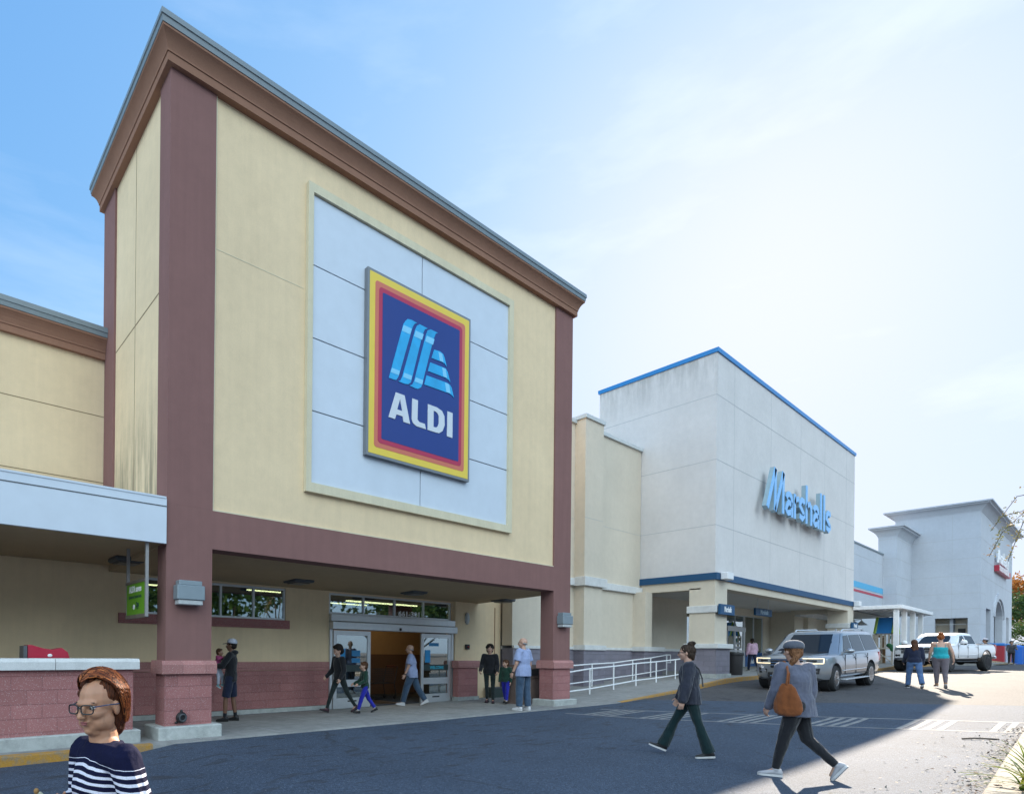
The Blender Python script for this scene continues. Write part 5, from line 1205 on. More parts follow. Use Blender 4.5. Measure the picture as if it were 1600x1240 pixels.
def add_hand(m, wr, d, palm_n, s_=1, curl=25, r=1.0):
    """palm, four fingers of different length and a thumb; d = forearm direction, palm_n = direction the palm faces"""
    d = d.normalized(); w_ = d.cross(palm_n).normalized(); pn = w_.cross(d).normalized()*(1 if w_.cross(d).dot(palm_n) > 0 else -1)
    ce = wr+d*.048; ax = Matrix((w_, pn, d)).transposed(); m.ball(ce, (.041*r, .0155*r, .052), 8, 12, rot=ax); m.cap(wr-d*.02, wr+d*.03, .026*r, .024*r, 10)
    for i, (o_, ln) in enumerate(((-.028, .070), (-.0095, .080), (.0095, .076), (.028, .060))):
        b = wr+d*.090+w_*o_; a1, a2 = R(curl), R(curl*2.2)
        p1 = b+(d*math.cos(a1)+pn*math.sin(a1))*ln*.5+w_*o_*.15; p2 = p1+(d*math.cos(a2)+pn*math.sin(a2))*ln*.5
        m.cap(b-d*.02, p1, .0088*r, .008*r, 8); m.cap(p1, p2, .008*r, .0065*r, 8)
    sd = s_; t0 = wr+d*.025-w_*.030*sd; t1 = t0-w_*.028*sd+d*.032+pn*.012; t2 = t1-w_*.004*sd+d*.030+pn*.012
    m.cap(t0, t1, .0115*r, .0095*r, 8); m.cap(t1, t2, .0095*r, .007*r, 8)
def head_shapes(m, M, child=0, fine=False):
    def B(c, r): m.ball(c, r, 14 if fine else 10, 20 if fine else 14, T=M)
    B((-.008, 0, .030), (.097, .077, .092)); B((.020, 0, -.02), (.072, .064, .085)); B((.036, 0, -.072), (.048, .043, .036)); B((.062, 0, -.092), (.022, .022, .017))
    m.cap((.090, 0, .004), (.112, 0, -.030), .009, .0135, 8, T=M); B((.104, .011, -.034), (.009, .008, .007)); B((.104, -.011, -.034), (.009, .008, .007))
    m.cap((.086, -.022, .018), (.086, .022, .018), .013, .013, 8, T=M)
    for s_ in (1, -1):
        B((.060, s_*.038, -.022), (.032, .024, .022)); B((.076, s_*.031, .021), (.016, .017, .009)); B((-.006, s_*.078, -.006), (.018, .008, .030)); B((.0, s_*.082, -.004), (.010, .006, .026))
    B((.0855, 0, -.052), (.012, .021, .0065)); B((.083, 0, -.063), (.0125, .018, .0065))
def face_parts(root, M, lip=(.35, .12, .11), brow=(.05, .035, .03), eyes=True):
    for s_ in (1, -1):
        o = MB().ball((.079, s_*.031, .004), (.011, .014, .0095), 8, 10, T=M).build('eye', plain('eye_white', (.6, .58, .55), .3, bmp=0), root, world=False, smooth='all')
        MB().ball((.0885, s_*.031, .003), (.0035, .006, .006), 6, 8, T=M).build('iris', plain('iris_dark', (.03, .02, .015), .2, bmp=0), o, world=False)
        MB().cap((.093, s_*.018, .023), (.083, s_*.045, .024), .0035, .0025, 6, T=M).build('eyebrow', plain('brow_dark', brow, .8), root, world=False)
    m = MB(); m.ball((.094, 0, -.0545), (.0065, .019, .0042), 6, 10, T=M); m.ball((.092, 0, -.062), (.0065, .016, .0048), 6, 10, T=M); m.build('lips', plain('lips%.2f' % lip[0], lip, .45), root, world=False, smooth='all')
PC = [0]
def person(label, loc, yaw, H, pose, look, group=None, vox=.009):
    """look: skin, top(colour mat), toplen, sleeve ('long','short','none'), bottom, bottomlen ('long','short'), legr, shoes, hair(kind, mat), fat, extras"""
    PC[0] += 1; seed = PC[0]; J = pose_joints(pose); s = H/1.75; fat = look.get('fat', 1.0); child = look.get('child', 0); hs = look.get('head', 1.0)
    G = Matrix.Diagonal((s, s, s, 1)) @ Matrix.Translation((0, 0, J['dz']))
    u, tx, ty, P = J['u'], J['tx'], J['ty'], J['P']
    hM = J['H'] @ Matrix.Scale(hs*1.03, 4)
    f = fat
    # ---- body, one surface
    m = MB(); m.T = G
    sec = [(-.09, .075, .10), (-.02, .105*f, .155*f), (.06, .108*f, .155*f), (.16, .095*f, .135*f), (.30, .108*f, .155*f*(.5+.5/f)), (.41, .095, .165), (.47, .07, .13), (.53, .05, .055)]
    m.loft([ellring(P+u*h, tx, ty, a, b) for h, a, b in sec])
    m.cap(J['neck']-u*.03, J['neck']+u*.08+tx*.01, .058, .052)
    head_shapes(m, hM, child)
    if look.get('jowl'):
        for s_ in (1, -1): m.ball((.040, s_*.036, -.058), (.034, .028, .034), T=hM); m.ball((.015, s_*.046, -.055), (.034, .026, .04), T=hM)
        m.ball((.03, 0, -.098), (.04, .04, .024), T=hM); m.cap(J['neck']-u*.05, J['neck']+u*.08+tx*.01, .068, .060)
    ft = .5+.5*f
    for k, s_ in (('L', 1), ('R', -1)):
        q = .78 if look.get('bottomlen', 'long') == 'long' else 1
        m.cap(J['hip'+k], J['knee'+k], .080*f*q, .052*ft*q); m.cap(J['knee'+k], J['knee'+k].lerp(J['ank'+k], .35), .052*ft*q, .054*ft*q); m.cap(J['knee'+k].lerp(J['ank'+k], .35), J['ank'+k], .054*ft*q, .034*q+.002)
        m.cap(J['ank'+k], J['ank'+k]+J['fd'+k]*.09+V(0, 0, -.05), .032, .022)
        sh = J['sh'][s_]; m.ball(sh, (.06*ft,)*3); m.cap(P+u*.42, sh, .09, .058*ft); m.cap(sh, J['elb'+k], .052*ft, .04*ft); m.cap(J['elb'+k], J['wr'+k], .042*ft, .026)
        hd = pose.get('hand'+k, {}); pn = V(*hd['n']) if 'n' in hd else -ty*s_
        dirw = V(*hd['d']) if 'd' in hd else (J['wr'+k]-J['elb'+k])
        add_hand(m, J['wr'+k], dirw, pn, s_, hd.get('curl', 28))
    body = remesh(m, 'person', look['skin'], vox, 3)
    PRNT = body
    if look.get('face', True):
        face_parts(body, G @ hM, look.get('lip', (.35, .13, .12)), look.get('brow', (.05, .035, .03)))
    # ---- top
    tl = look.get('toplen', -.08); lo = look.get('loose', .012); m = MB(); m.T = G; sl = look.get('sleeve', 'long')
    hem = look.get('hem', 1.0)
    def rad(h):
        hs_ = [q[0] for q in sec]; return np.interp(h, hs_, [q[1] for q in sec]), np.interp(h, hs_, [q[2] for q in sec])
    top_h = look.get('neckline', .505); hh = [tl+(top_h-tl)*i/9 for i in range(10)]; rings = []
    for i, h in enumerate(hh):
        a, b = rad(max(h, -.02)); e = lo+ (0 if h < .40 else -.004); flare = 1+(hem-1)*max(0, 1-(h-tl)/.22)
        bl_ = look.get('belly', 0)*math.exp(-((h-.1)/.13)**2); rings.append(ellring(P+u*h+tx*bl_*.5, tx, ty, (a+e+bl_*.6+(.012 if h < .1 else 0))*flare, (b+e+(.012 if h < .1 else 0))*flare))
    m.loft(rings)
    if sl != 'none':
        for k, s_ in (('L', 1), ('R', -1)):
            sh, el, wr = J['sh'][s_], J['elb'+k], J['wr'+k]; r0 = (.062+lo*.6)*ft; m.ball(sh, r0); m.cap(P+u*.42, sh, .095, r0)
            if sl == 'long':
                m.cap(sh, el, r0, (.047+lo)*ft); m.cap(el, wr.lerp(el, .06), (.048+lo)*ft, .034+lo*.8)
                if lo > .02: m.cap(wr.lerp(el, .25), wr.lerp(el, .12), .05, .046)
            else: m.rod(sh, sh.lerp(el, .80), r0, (.058+lo)*ft, n=14)
    top = remesh(m, look.get('topname', 'jacket'), look['top'], vox*.9, 3, body, (look.get('fold', .007), 13/s), seed)
    if sl == 'none':
        mm = MB(); mm.T = G
        for s_ in (1, -1): mm.path([P+u*.34+ty*s_*.10+tx*.115, P+u*.47+ty*s_*.11+tx*.035, P+u*.485+ty*s_*.11, P+u*.47+ty*s_*.11-tx*.06, P+u*.36+ty*s_*.10-tx*.112], .006, 6)
        mm.build('straps', look['top'], body, world=False)
    if look.get('hood'):
        mm = MB(); mm.T = G; mm.ball(J['neck']-tx*.06+u*.0, (.085, .10, .05)); remesh(mm, 'hood', look['top'], vox, 3, body, (.006, 14), seed)
    # ---- trousers
    m = MB(); m.T = G; lr = look.get('legr', (.093, .066, .050)); bl = look.get('bottomlen', 'long')
    m.loft([ellring(P+u*h if h > 0 else P+V(0, 0, h), tx, ty, (a+.008)*1.0, (b+.008)) for h, a, b in [(-.12, .08, .12), (-.07, .108*f, .15*f), (0, .112*f, .162*f), (.05, .104*f, .150*f)]])
    for k in 'LR':
        hip, kn, an = J['hip'+k], J['knee'+k], J['ank'+k]
        if bl == 'short': m.rod(hip, hip.lerp(kn, .97), lr[0]*f, lr[1]*ft, n=16); m.ball(hip, lr[0]*f)
        else:
            m.cap(hip, kn, lr[0]*f, lr[1]*ft)
            m.cap(kn, kn.lerp(an, .45), lr[1]*ft, (lr[1]+lr[2])/2*ft*.98); e_ = kn.lerp(an, look.get('cuff', .97)); m.rod(kn.lerp(an, .45), e_, (lr[1]+lr[2])/2*ft*.98, lr[2], n=16); m.ball(kn.lerp(an, .45), (lr[1]+lr[2])/2*ft*.98)
    remesh(m, look.get('botname', 'trousers'), look['bottom'], vox*.9, 3, body, (look.get('bfold', .006), 15/s), seed+5)
    # ---- shoes
    for k, s_ in (('L', 1), ('R', -1)):
        a, d = J['ank'+k], J['fd'+k]; up = (V(0, 0, 1)-d*d.z).normalized(); sd = d.cross(up)
        m = MB(); m.T = G; so = MB(); so.T = G; base = a-up*.078; n = 18; rings = []; srings = []
        for t, w_, hgt in ((-.075, .018, .045), (-.06, .034, .085), (-.02, .038, .095), (.03, .037, .078), (.08, .042, .055), (.125, .042, .042), (.165, .032, .032), (.185, .012, .018)):
            c = base+d*t; rg = []; sr = []
            for i in range(n):
                an_ = 2*math.pi*i/n; z = math.sin(an_); rg.append(c+sd*(w_*math.cos(an_))+up*(hgt*(.5+.5*z)+.006)); 
            rings.append(rg)
            ww = w_+.004; srings.append([c+sd*ww+up*.016, c-sd*ww+up*.016, c-sd*ww-up*.010, c+sd*ww-up*.010])
        m.loft(rings); m.cap(base+up*.06-d*.012, a+up*.012-d*.004, .040, .041)
        sh = m.build('shoe', look['shoes'], body, world=False, smooth='all'); so.loft(srings).build('sole', look.get('sole', plain('sole_white', (.6, .6, .6), .7)), sh, world=False)
        if look.get('socks'): mm = MB(); mm.T = G; mm.rod(a-(a-J['knee'+k]).normalized()*-.0, a.lerp(J['knee'+k], .22), .040, .043, n=14); mm.build('sock', look['socks'], body, world=False, smooth='all')
    # ---- hair / hat
    kind, hm = look['hair']; m = MB(); m.T = G
    if kind != 'bald':
        m.ball((-.020, 0, .043), (.103, .086, .092), 12, 18, T=hM)
        if kind in ('short', 'boy'): m.ball((-.045, 0, .0), (.072, .078, .085), T=hM); m.ball((.035, 0, .088), (.055, .062, .036), T=hM)
        if kind == 'bun': m.ball((-.055, 0, .135), (.050, .055, .045), T=hM); m.ball((-.05, 0, -.02), (.065, .070, .075), T=hM); m.cap((-.075, .0, -.06), (-.085, 0, -.09), .035, .02, T=hM); m.ball((-.085, .02, .15), (.035, .03, .03), T=hM)
        if kind == 'updo': m.ball((-.055, 0, .125), (.06, .065, .05), T=hM); m.ball((-.06, 0, .01), (.062, .07, .07), T=hM); m.ball((-.085, .05, .05), (.035, .03, .04), T=hM); m.ball((-.07, .03, .155), (.03, .03, .03), T=hM)
        if kind == 'curly': m.ball((-.055, 0, .055), (.10, .112, .105), T=hM); m.ball((-.095, 0, -.02), (.07, .095, .09), T=hM); m.ball((0, 0, .11), (.085, .085, .045), T=hM); m.ball((-.10, 0, .06), (.06, .08, .07), T=hM)
        if kind == 'long':
            m.ball((-.045, 0, -.02), (.07, .085, .10), T=hM); m.cap((-.075, .02, -.08), (-.115, .03, -.24), .065, .045, T=hM); m.cap((-.075, -.03, -.08), (-.10, -.045, -.22), .06, .04, T=hM); m.cap((-.05, .06, -.04), (-.08, .075, -.17), .03, .03, T=hM); m.cap((-.05, -.06, -.04), (-.08, -.075, -.17), .03, .03, T=hM)
        if kind == 'pony': m.ball((-.05, 0, -.01), (.068, .077, .085), T=hM); m.cap((-.085, .02, -.06), (-.075, .07, -.13), .036, .032, T=hM); m.cap((-.075, .07, -.13), (-.045, .095, -.21), .030, .012, T=hM)
        if kind == 'cap': m.ball((-.045, 0, -.01), (.07, .078, .07), T=hM)
        remesh(m, 'hair', hm, vox*.75, 1, body, (.011 if kind in ('curly', 'updo', 'bun') else .006, 34/s), seed)
    elif hm:
        for s_ in (1, -1): m.cap((-.02, s_*.076, .0), (-.075, s_*.045, -.02), .016, .02, T=hM)
        m.cap((-.085, .03, -.03), (-.085, -.03, -.03), .018, .018, T=hM); remesh(m, 'hair', hm, vox*.75, 1, body)
    if 'hat' in look:
        m = MB(); m.T = G; mats = look['hat']; prof = [(.106, .045), (.106, .075), (.098, .105), (.075, .130), (.035, .145), (.0001, .147)]
        m.lathe(prof, 20, hM @ xf((-.012, 0, 0), ry=R(-6))); h = m.build('cap', mats[0], body, world=False, smooth='all')
        m = MB(); m.T = G; m.prism([(.075, -.072), (.12, -.07), (.165, -.045), (.18, 0), (.165, .045), (.12, .07), (.075, .072)], 'z', .050, .060, T=hM @ xf(ry=R(8))); m.build('brim', mats[1], h, world=False)
    if look.get('glasses'):
        m = MB(); m.T = G; gs_ = look.get('gscale', 1)
        for s_ in (1, -1):
            pts = [(.108-.014*abs(math.cos(R(a)))*0-.010*(s_*.034+.023*math.cos(R(a)))**2*200, s_*.034+.023*math.cos(R(a)), .003+.0165*math.sin(R(a))) for a in range(0, 361, 24)]
            for a, b in zip(pts, pts[1:]): m.rod(a, b, .0024*gs_, n=6, T=hM)
            m.rod((.100, s_*.057, .010), (.0, s_*.086, .012), .0024*gs_, n=6, T=hM)
        m.rod((.110, -.011, .008), (.110, .011, .008), .0024*gs_, n=6, T=hM); m.build('glasses', look['glasses'], body, world=False)
    if look.get('watch'):
        k = look['watch']; d = (J['wr'+k]-J['elb'+k]).normalized(); m = MB(); m.T = G; m.rod(J['wr'+k]-d*.03, J['wr'+k]-d*.005, .032, .031, n=14); m.build('watch', black, body, world=False)
    body.location = loc; body.rotation_euler = (0, 0, yaw); ROOT[body.name] = xf(loc, yaw)
    body['label'] = label; body['category'] = 'person'
    if group: body['group'] = group
    body_info = dict(J=J, G=G, hM=hM, s=s, body=body); return body_info
sk_l = skinmat('skin_light', (.50, .30, .22)); sk_t = skinmat('skin_tan', (.36, .20, .13)); sk_d = skinmat('skin_brown', (.20, .10, .06)); sk_f = skinmat('skin_front', (.43, .215, .125))
blackc = cloth('black_cloth', (.012, .013, .017)); navy = cloth('navy_cloth', (.012, .018, .045)); denim = cloth('denim_dark', (.05, .09, .15), .35); denimb = cloth('denim_blue', (.09, .17, .34), .45)
h_blk = hairmat('hair_black', (.018, .013, .011)); h_br = hairmat('hair_brown', (.06, .03, .018), (.16, .07, .035)); h_gry = hairmat('hair_grey', (.32, .31, .31), (.5, .5, .5)); h_red = hairmat('hair_auburn', (.16, .045, .015), (.55, .16, .04))
sh_blk = plain('shoe_black', (.015, .015, .016), .5); sh_wht = plain('shoe_white', (.62, .62, .64), .6); so_blk = plain('sole_black', (.02, .02, .02), .7)
def zwalk(x, y): return zs(x, y)+.004
# 1 man with cap holding a toddler
px_, py_ = 2.16, 1.95
mn = person('man in white and navy cap and navy shorts holding a toddler in pink', (px_, py_, zwalk(px_, py_)), R(140), 1.74,
    dict(lean=-2, legL=(10, 8, 2), legR=(-4, 4, 2), armL=((.12, .25, 1.18), (.33, .12, 1.16)), armR=((.10, -.25, 1.20), (.32, -.05, 1.10)), handL=dict(n=(-.6, -.8, 0), curl=30), handR=dict(n=(-.3, .9, 0)), hyaw=0),
    dict(skin=sk_d, top=blackc, toplen=-.10, loose=.02, bottom=navy, bottomlen='short', legr=(.10, .095, .09), shoes=sh_blk, sole=so_blk, socks=blackc, hair=('cap', h_blk), hat=(plain('cap_white', (.55, .57, .66), .8), navy), hood=True, botname='shorts'))
# toddler held on his forearm (own thing)
b_ = Vector((px_, py_, zwalk(px_, py_)))+Matrix.Rotation(R(140), 3, 'Z') @ Vector((.27, .07, 0))
pk = cloth('pink_jacket', (.42, .07, .19), .3)
person('toddler in a pink jacket and pale leggings carried by the man in the cap', (b_.x, b_.y, b_.z+.70), R(140+170), .80,
    dict(lean=8, legL=(22, 18, 9), legR=(18, 16, 9), armL=((.12, .18, 1.30), (.28, .08, 1.38)), armR=((.12, -.18, 1.30), (.28, -.12, 1.38)), footL=25, footR=25, hyaw=10),
    dict(skin=sk_t, top=pk, toplen=.06, loose=.022, bottom=cloth('pale_leggings', (.45, .48, .56)), legr=(.10, .078, .062), cuff=.88, shoes=plain('shoe_teal', (.16, .38, .42), .6), hair=('short', h_br), head=1.42, fat=1.15), vox=.006)
# 2 woman and boy walking past the sliding doors
wj = dict(skin=sk_l, top=blackc, toplen=-.06, loose=.022, bottom=cloth('patterned_leggings', (.02, .035, .035), .7), legr=(.088, .058, .042), shoes=plain('shoe_maroon', (.05, .02, .03), .6), sole=so_blk, hair=('curly', h_blk), head=1.08, fat=1.04, topname='jacket')
person('woman in black jacket striding past the sliding doors with her head bowed', (5.30, 2.25, zwalk(5.3, 2.25)), R(176), 1.70,
    dict(lean=5, legL=(-24, 12, 1), legR=(24, 4, 1), footL=26, footR=-16, armL=(-4, 12, 35), armR=(6, 10, 40), hpitch=18, hyaw=12, handL=dict(curl=45), handR=dict(curl=45)), wj)
grn = cloth('dark_green_sweater', (.012, .045, .03)); rblue = cloth('royal_blue_trousers', (.015, .02, .32))
boy = dict(skin=sk_l, top=grn, toplen=-.07, loose=.022, bottom=rblue, legr=(.098, .075, .060), shoes=sh_blk, sole=so_blk, socks=plain('sock_white', (.6, .6, .62)), cuff=.90, hair=('boy', h_br), head=1.22, fat=1.0, topname='sweater')
person('boy in green sweater and blue trousers walking past the sliding doors', (5.68, 1.72, zwalk(5.7, 1.7)), R(158), 1.27,
    dict(lean=3, legL=(22, 6, 2), legR=(-22, 14, 2), footL=-8, footR=22, armL=(10, 8, 55), armR=(14, 8, 50), hyaw=-8), boy, vox=.0075)
# 3 bald man entering the doors
ltb = cloth('light_blue_shirt', (.30, .36, .56), .2)
bman = dict(skin=sk_l, top=ltb, toplen=-.13, loose=.030, hem=1.06, sleeve='short', bottom=denim, legr=(.105, .088, .078), shoes=sh_wht, hair=('bald', h_gry), fat=1.12, belly=.035, glasses=black, topname='shirt', watch='L', lip=(.3, .14, .12))
person('bald man in light blue shirt walking in through the open sliding doors', (8.18, 2.66, zwalk(8.2, 2.7)), R(136), 1.76,
    dict(lean=4, legL=(20, 6, 2), legR=(-22, 10, 2), footL=-6, footR=24, armL=(12, 9, 12), armR=(-16, 9, 14)), bman)
# 4 smiling woman and boy by the cream wall
wj2 = dict(wj); wj2['hair'] = ('curly', h_blk)
person('woman in black jacket facing the road in front of the cream wall', (10.42, 1.72, zwalk(10.4, 1.7)), R(212), 1.70,
    dict(lean=-1, legL=(3, 2, 1), legR=(-6, 10, -1), footR=6, armL=(4, 10, 40), armR=(4, 12, 45), hyaw=6, handL=dict(curl=45), handR=dict(curl=45)), wj2)
m_ = plain('teal_top', (.02, .32, .36), .8)
person('boy in green sweater and blue trousers left of the bald man at the right pier', (10.55, 1.25, zwalk(10.7, 1.3)), R(196), 1.25,
    dict(lean=1, legL=(18, 6, 2), legR=(-16, 8, 2), footL=-8, footR=16, armL=(0, 8, 14), armR=(4, 8, 14), hyaw=-30), boy, vox=.0075)
# 5 bald man standing by the right pier
person('bald man in a light blue shirt and jeans standing beside the right mauve pier', (9.18, -.30, zwalk(9.1, -.3)), R(92), 1.83,
    dict(lean=0, legL=(3, 3, 2), legR=(-3, 2, 2), armL=(4, 14, 18), armR=(-6, 12, 14), hyaw=28), dict(bman))
# 6 woman in dark sweater crossing
dk = cloth('charcoal_sweater', (.028, .032, .05), .35); flg = cloth('dark_teal_flares', (.004, .022, .025), .3)
x_, y_ = 5.72, -5.55
w6 = person('woman with a top bun in dark sweater and flared teal leggings', (x_, y_, zr(x_)), R(116), 1.63,
    dict(lean=3, legL=(-15, 3, 1), legR=(27, 5, 1), footL=6, footR=-20, armL=(8, 12, 4), armR=(2, 14, 22), hyaw=-8, handL=dict(curl=30)),
    dict(skin=sk_l, top=dk, toplen=-.12, loose=.036, fold=.014, bottom=flg, legr=(.094, .062, .092), cuff=1.03, shoes=sh_blk, hair=('bun', hairmat('hair_bun', (.018, .012, .010), (.08, .05, .035))), glasses=black, gscale=1.3, topname='sweater', fat=1.0), vox=.0075)
mm = MB(); mm.T = w6['G']; J6 = w6['J']; P6 = J6['P']
mm.path([P6+V(.05, -.07, .50), P6+V(.0, .02, .53), P6+V(-.10, .10, .43), P6+V(-.145, .15, .28), P6+V(-.15, .18, .16)], .010, 6); mm.build('bag_strap', black, w6['body'], world=False)
# 7 woman with the tan shoulder bag
gry = cloth('grey_blue_sweater', (.115, .125, .175), .3); x_, y_ = 5.24, -6.92
w7 = person('woman in grey cap and grey sweater carrying the tan shoulder bag', (x_, y_, zr(x_)), R(99), 1.66,
    dict(lean=3, twist=-42, legL=(15, 3, 1), legR=(-13, 30, 1), footL=0, footR=56, armL=(4, 11, 20), armR=(0, 9, 10), hyaw=-44, hpitch=4, handL=dict(curl=40)),
    dict(skin=sk_l, top=gry, toplen=-.15, loose=.020, hem=1.10, fold=.009, bottom=blackc, legr=(.098, .066, .046), shoes=plain('shoe_grey', (.40, .40, .43), .7), hair=('pony', hairmat('hair_chestnut', (.14, .06, .03), (.35, .16, .07))), hat=(cloth('cap_grey', (.10, .11, .14)), cloth('cap_grey', (.10, .11, .14))), fat=1.12, topname='sweater', botname='leggings'), vox=.0075)
bagm = cloth('tan_suede', (.24, .075, .022), .3)
bg_ = MB(); J7 = w7['J']; rows = [(.15, .05, .015, 0), (.10, .08, .032, 0), (.0, .115, .05, 0), (-.10, .145, .058, 0), (-.18, .155, .056, 0), (-.235, .135, .042, 0), (-.262, .09, .02, 0)]
W7 = xf((x_, y_, zr(x_)), R(99)) @ w7['G']
bt = thing('shoulder_bag', 'tan suede shoulder bag hanging from the shoulder of the woman in the grey cap', 'bag', tuple(W7 @ (J7['P']+J7['ty']*.24-V(0, 0, .25))))
TX, TY = J7['tx'], J7['ty']; cb_ = J7['P']+TY*.215-TX*.10+V(0, 0, .12)
bg_.T = W7; fw = (TY*.8-TX*.6).normalized(); sdv = V(-fw.y, fw.x, 0)
bg_.loft([ellring(cb_+V(0, 0, h)+fw*(.02*math.sin(h*9)), sdv, fw, a, b, 22) for h, a, b, _ in rows])
bo = remesh(bg_, 'body', bagm, .008, 3, None, (.012, 11)); Mi = rootmat(bt).inverted()
for v in bo.data.vertices: v.co = Mi @ v.co
bo.parent = bt
mm = MB(); mm.T = W7; shp = J7['sh'][1]; top_ = shp+V(0, 0, .078)
for o_ in (-1, 1):
    pts = [cb_+V(0, 0, .14)+fw*o_*.05, cb_+V(0, 0, .27)+fw*o_*.03+sdv*.01, top_-TX*.075+TY*.0-V(0, 0, .07)+sdv*o_*.006, top_-TX*.01-TY*.02+sdv*o_*.004, top_+TX*.06-TY*.02-V(0, 0, .05)]
    mm.path(pts, .011, 7)
mm.build('strap', bagm, bt)
# 8 shopper in pink at the portico entrance
person('person in a pale pink shirt and navy trousers walking towards the portico entrance', (29.7, 1.35, zs(29.7, 1.3)+.004), R(52), 1.60,
    dict(lean=2, legL=(12, 4, 1), legR=(-14, 12, 1), footR=18, armL=(-4, 14, 16), armR=(8, 14, 14)),
    dict(skin=sk_d, top=cloth('pale_pink_shirt', (.52, .34, .44)), toplen=-.06, loose=.03, bottom=navy, legr=(.095, .07, .055), shoes=sh_blk, hair=('pony', h_blk), fat=1.12, face=False, topname='shirt'), vox=.013)
# 9 the two women walking away in the sun
x_, y_ = 22.75, -5.28
person('woman with long dark hair in navy top and blue jeans walking away', (x_, y_, zr(x_)), R(22), 1.56,
    dict(lean=3, legL=(14, 6, 3), legR=(-16, 12, 3), footR=24, armL=(12, 8, 30), armR=(-6, 7, 16)),
    dict(skin=sk_t, top=navy, toplen=-.02, loose=.022, bottom=denimb, legr=(.10, .075, .075), shoes=sh_blk, hair=('long', h_br), fat=1.1, face=False), vox=.011)
x_, y_ = 23.25, -5.80
person('woman in turquoise strap top and grey leggings walking away', (x_, y_, zr(x_)), R(14), 1.68,
    dict(lean=2, legL=(6, 4, -1), legR=(-8, 10, 0), footR=30, armL=(6, 12, 20), armR=(-8, 18, 12)),
    dict(skin=sk_l, top=cloth('turquoise_top', (.02, .36, .42)), sleeve='none', toplen=-.02, neckline=.36, loose=.010, bottom=cloth('grey_leggings', (.15, .13, .15)), legr=(.10, .068, .048), shoes=plain('shoe_tan', (.30, .16, .08), .7), hair=('updo', h_red), fat=1.2, face=False, botname='leggings'), vox=.011)
# 10 people beyond the truck
far_l = lambda top, hair, fat=1.1, **k: dict(skin=sk_t, top=top, toplen=-.08, loose=.02, bottom=blackc, shoes=sh_blk, hair=hair, fat=fat, face=False, **k)
person('man in a pale cap and dark shirt seen behind the bed of the white truck', (47.6, -4.5, zr(47)), R(100), 1.78, dict(armL=(10, 12, 60), armR=(10, 12, 60)), far_l(blackc, ('cap', h_blk), 1.2, sleeve='short', hat=(plain('cap_pale', (.4, .42, .5), .8), navy)), vox=.02)
person('person in dark clothes standing by the display bins beyond the truck tailgate', (63.2, -4.3, 1.02), R(190), 1.72, dict(lean=6, armL=(30, 10, 50), armR=(20, 10, 40)), far_l(cloth('grey_dark', (.06, .06, .07)), ('curly', h_blk), 1.1), vox=.02)
person('person in dark clothes bending near the rightmost blue bollards', (80.5, -5.4, 1.06), R(200), 1.7, dict(lean=30, armL=(50, 10, 20), armR=(50, 10, 20)), far_l(blackc, ('short', h_blk), 1.1), vox=.02)
# ---------------------------------------------------------------- woman in the foreground
x_, y_ = -2.80, -6.88; yawf = R(191); zf_ = -.185
m, nt_, bs = newmat('striped_knit'); p = node(nt_, 'ShaderNodeTexCoord').outputs['Object']; sep = node(nt_, 'ShaderNodeSeparateXYZ'); nt_.links.new(p, sep.inputs[0])
wv_ = mathn(nt_, 'ADD', sep.outputs[2], mathn(nt_, 'MULTIPLY', noisevar(nt_, p, 5, 2), .02))
wv_ = mathn(nt_, 'ADD', wv_, mathn(nt_, 'MULTIPLY', mathn(nt_, 'ABSOLUTE', sep.outputs[1]), .12))
fr_ = mathn(nt_, 'FRACT', mathn(nt_, 'DIVIDE', wv_, .0275)); band = mathn(nt_, 'MULTIPLY', mathn(nt_, 'LESS_THAN', fr_, .40), mathn(nt_, 'LESS_THAN', wv_, 1.185))
c = mixc(nt_, band, (.006, .007, .030), (.66, .66, .76)); c = mul(nt_, c, ramp(nt_, noisevar(nt_, p, 300, 2), [(.3, .8), (.7, 1.1)]))
nt_.links.new(c, bs.inputs['Base Color']); bs.inputs['Roughness'].default_value = .9; bs.inputs['Specular IOR Level'].default_value = .15
bump(nt_, bs, mathn(nt_, 'ADD', noisevar(nt_, p, 10, 4), mathn(nt_, 'MULTIPLY', noisevar(nt_, p, 320, 2), .15)), .5, .02); knit = m
hred = hairmat('hair_copper', (.07, .02, .008), (.13, .035, .011))
fw = person('woman in glasses and navy striped sweater with short copper hair in the foreground', (x_, y_, zf_), yawf, 1.475,
    dict(lean=2, sw=.185, shz=.43, legL=(10, 6, 1), legR=(-10, 10, 1), footR=14, armL=((-.02, .27, 1.13), (.20, .13, 1.10)), armR=((.0, -.27, 1.13), (.19, -.10, 1.13)), handR=dict(d=(.45, .45, .55), n=(-.3, .7, -.2), curl=38), handL=dict(d=(.6, -.5, .1), curl=40), hyaw=22, hpitch=3),
    dict(skin=sk_f, top=knit, toplen=-.10, loose=.017, fold=.006, neckline=.50, bottom=navy, legr=(.09, .07, .055), shoes=sh_blk, hair=('bald', None), jowl=True, head=1.10, fat=1.12, lip=(.32, .10, .095), brow=(.06, .035, .025), topname='sweater'), vox=.0042)
body = fw['body']; M = fw['hM']; G = fw['G']
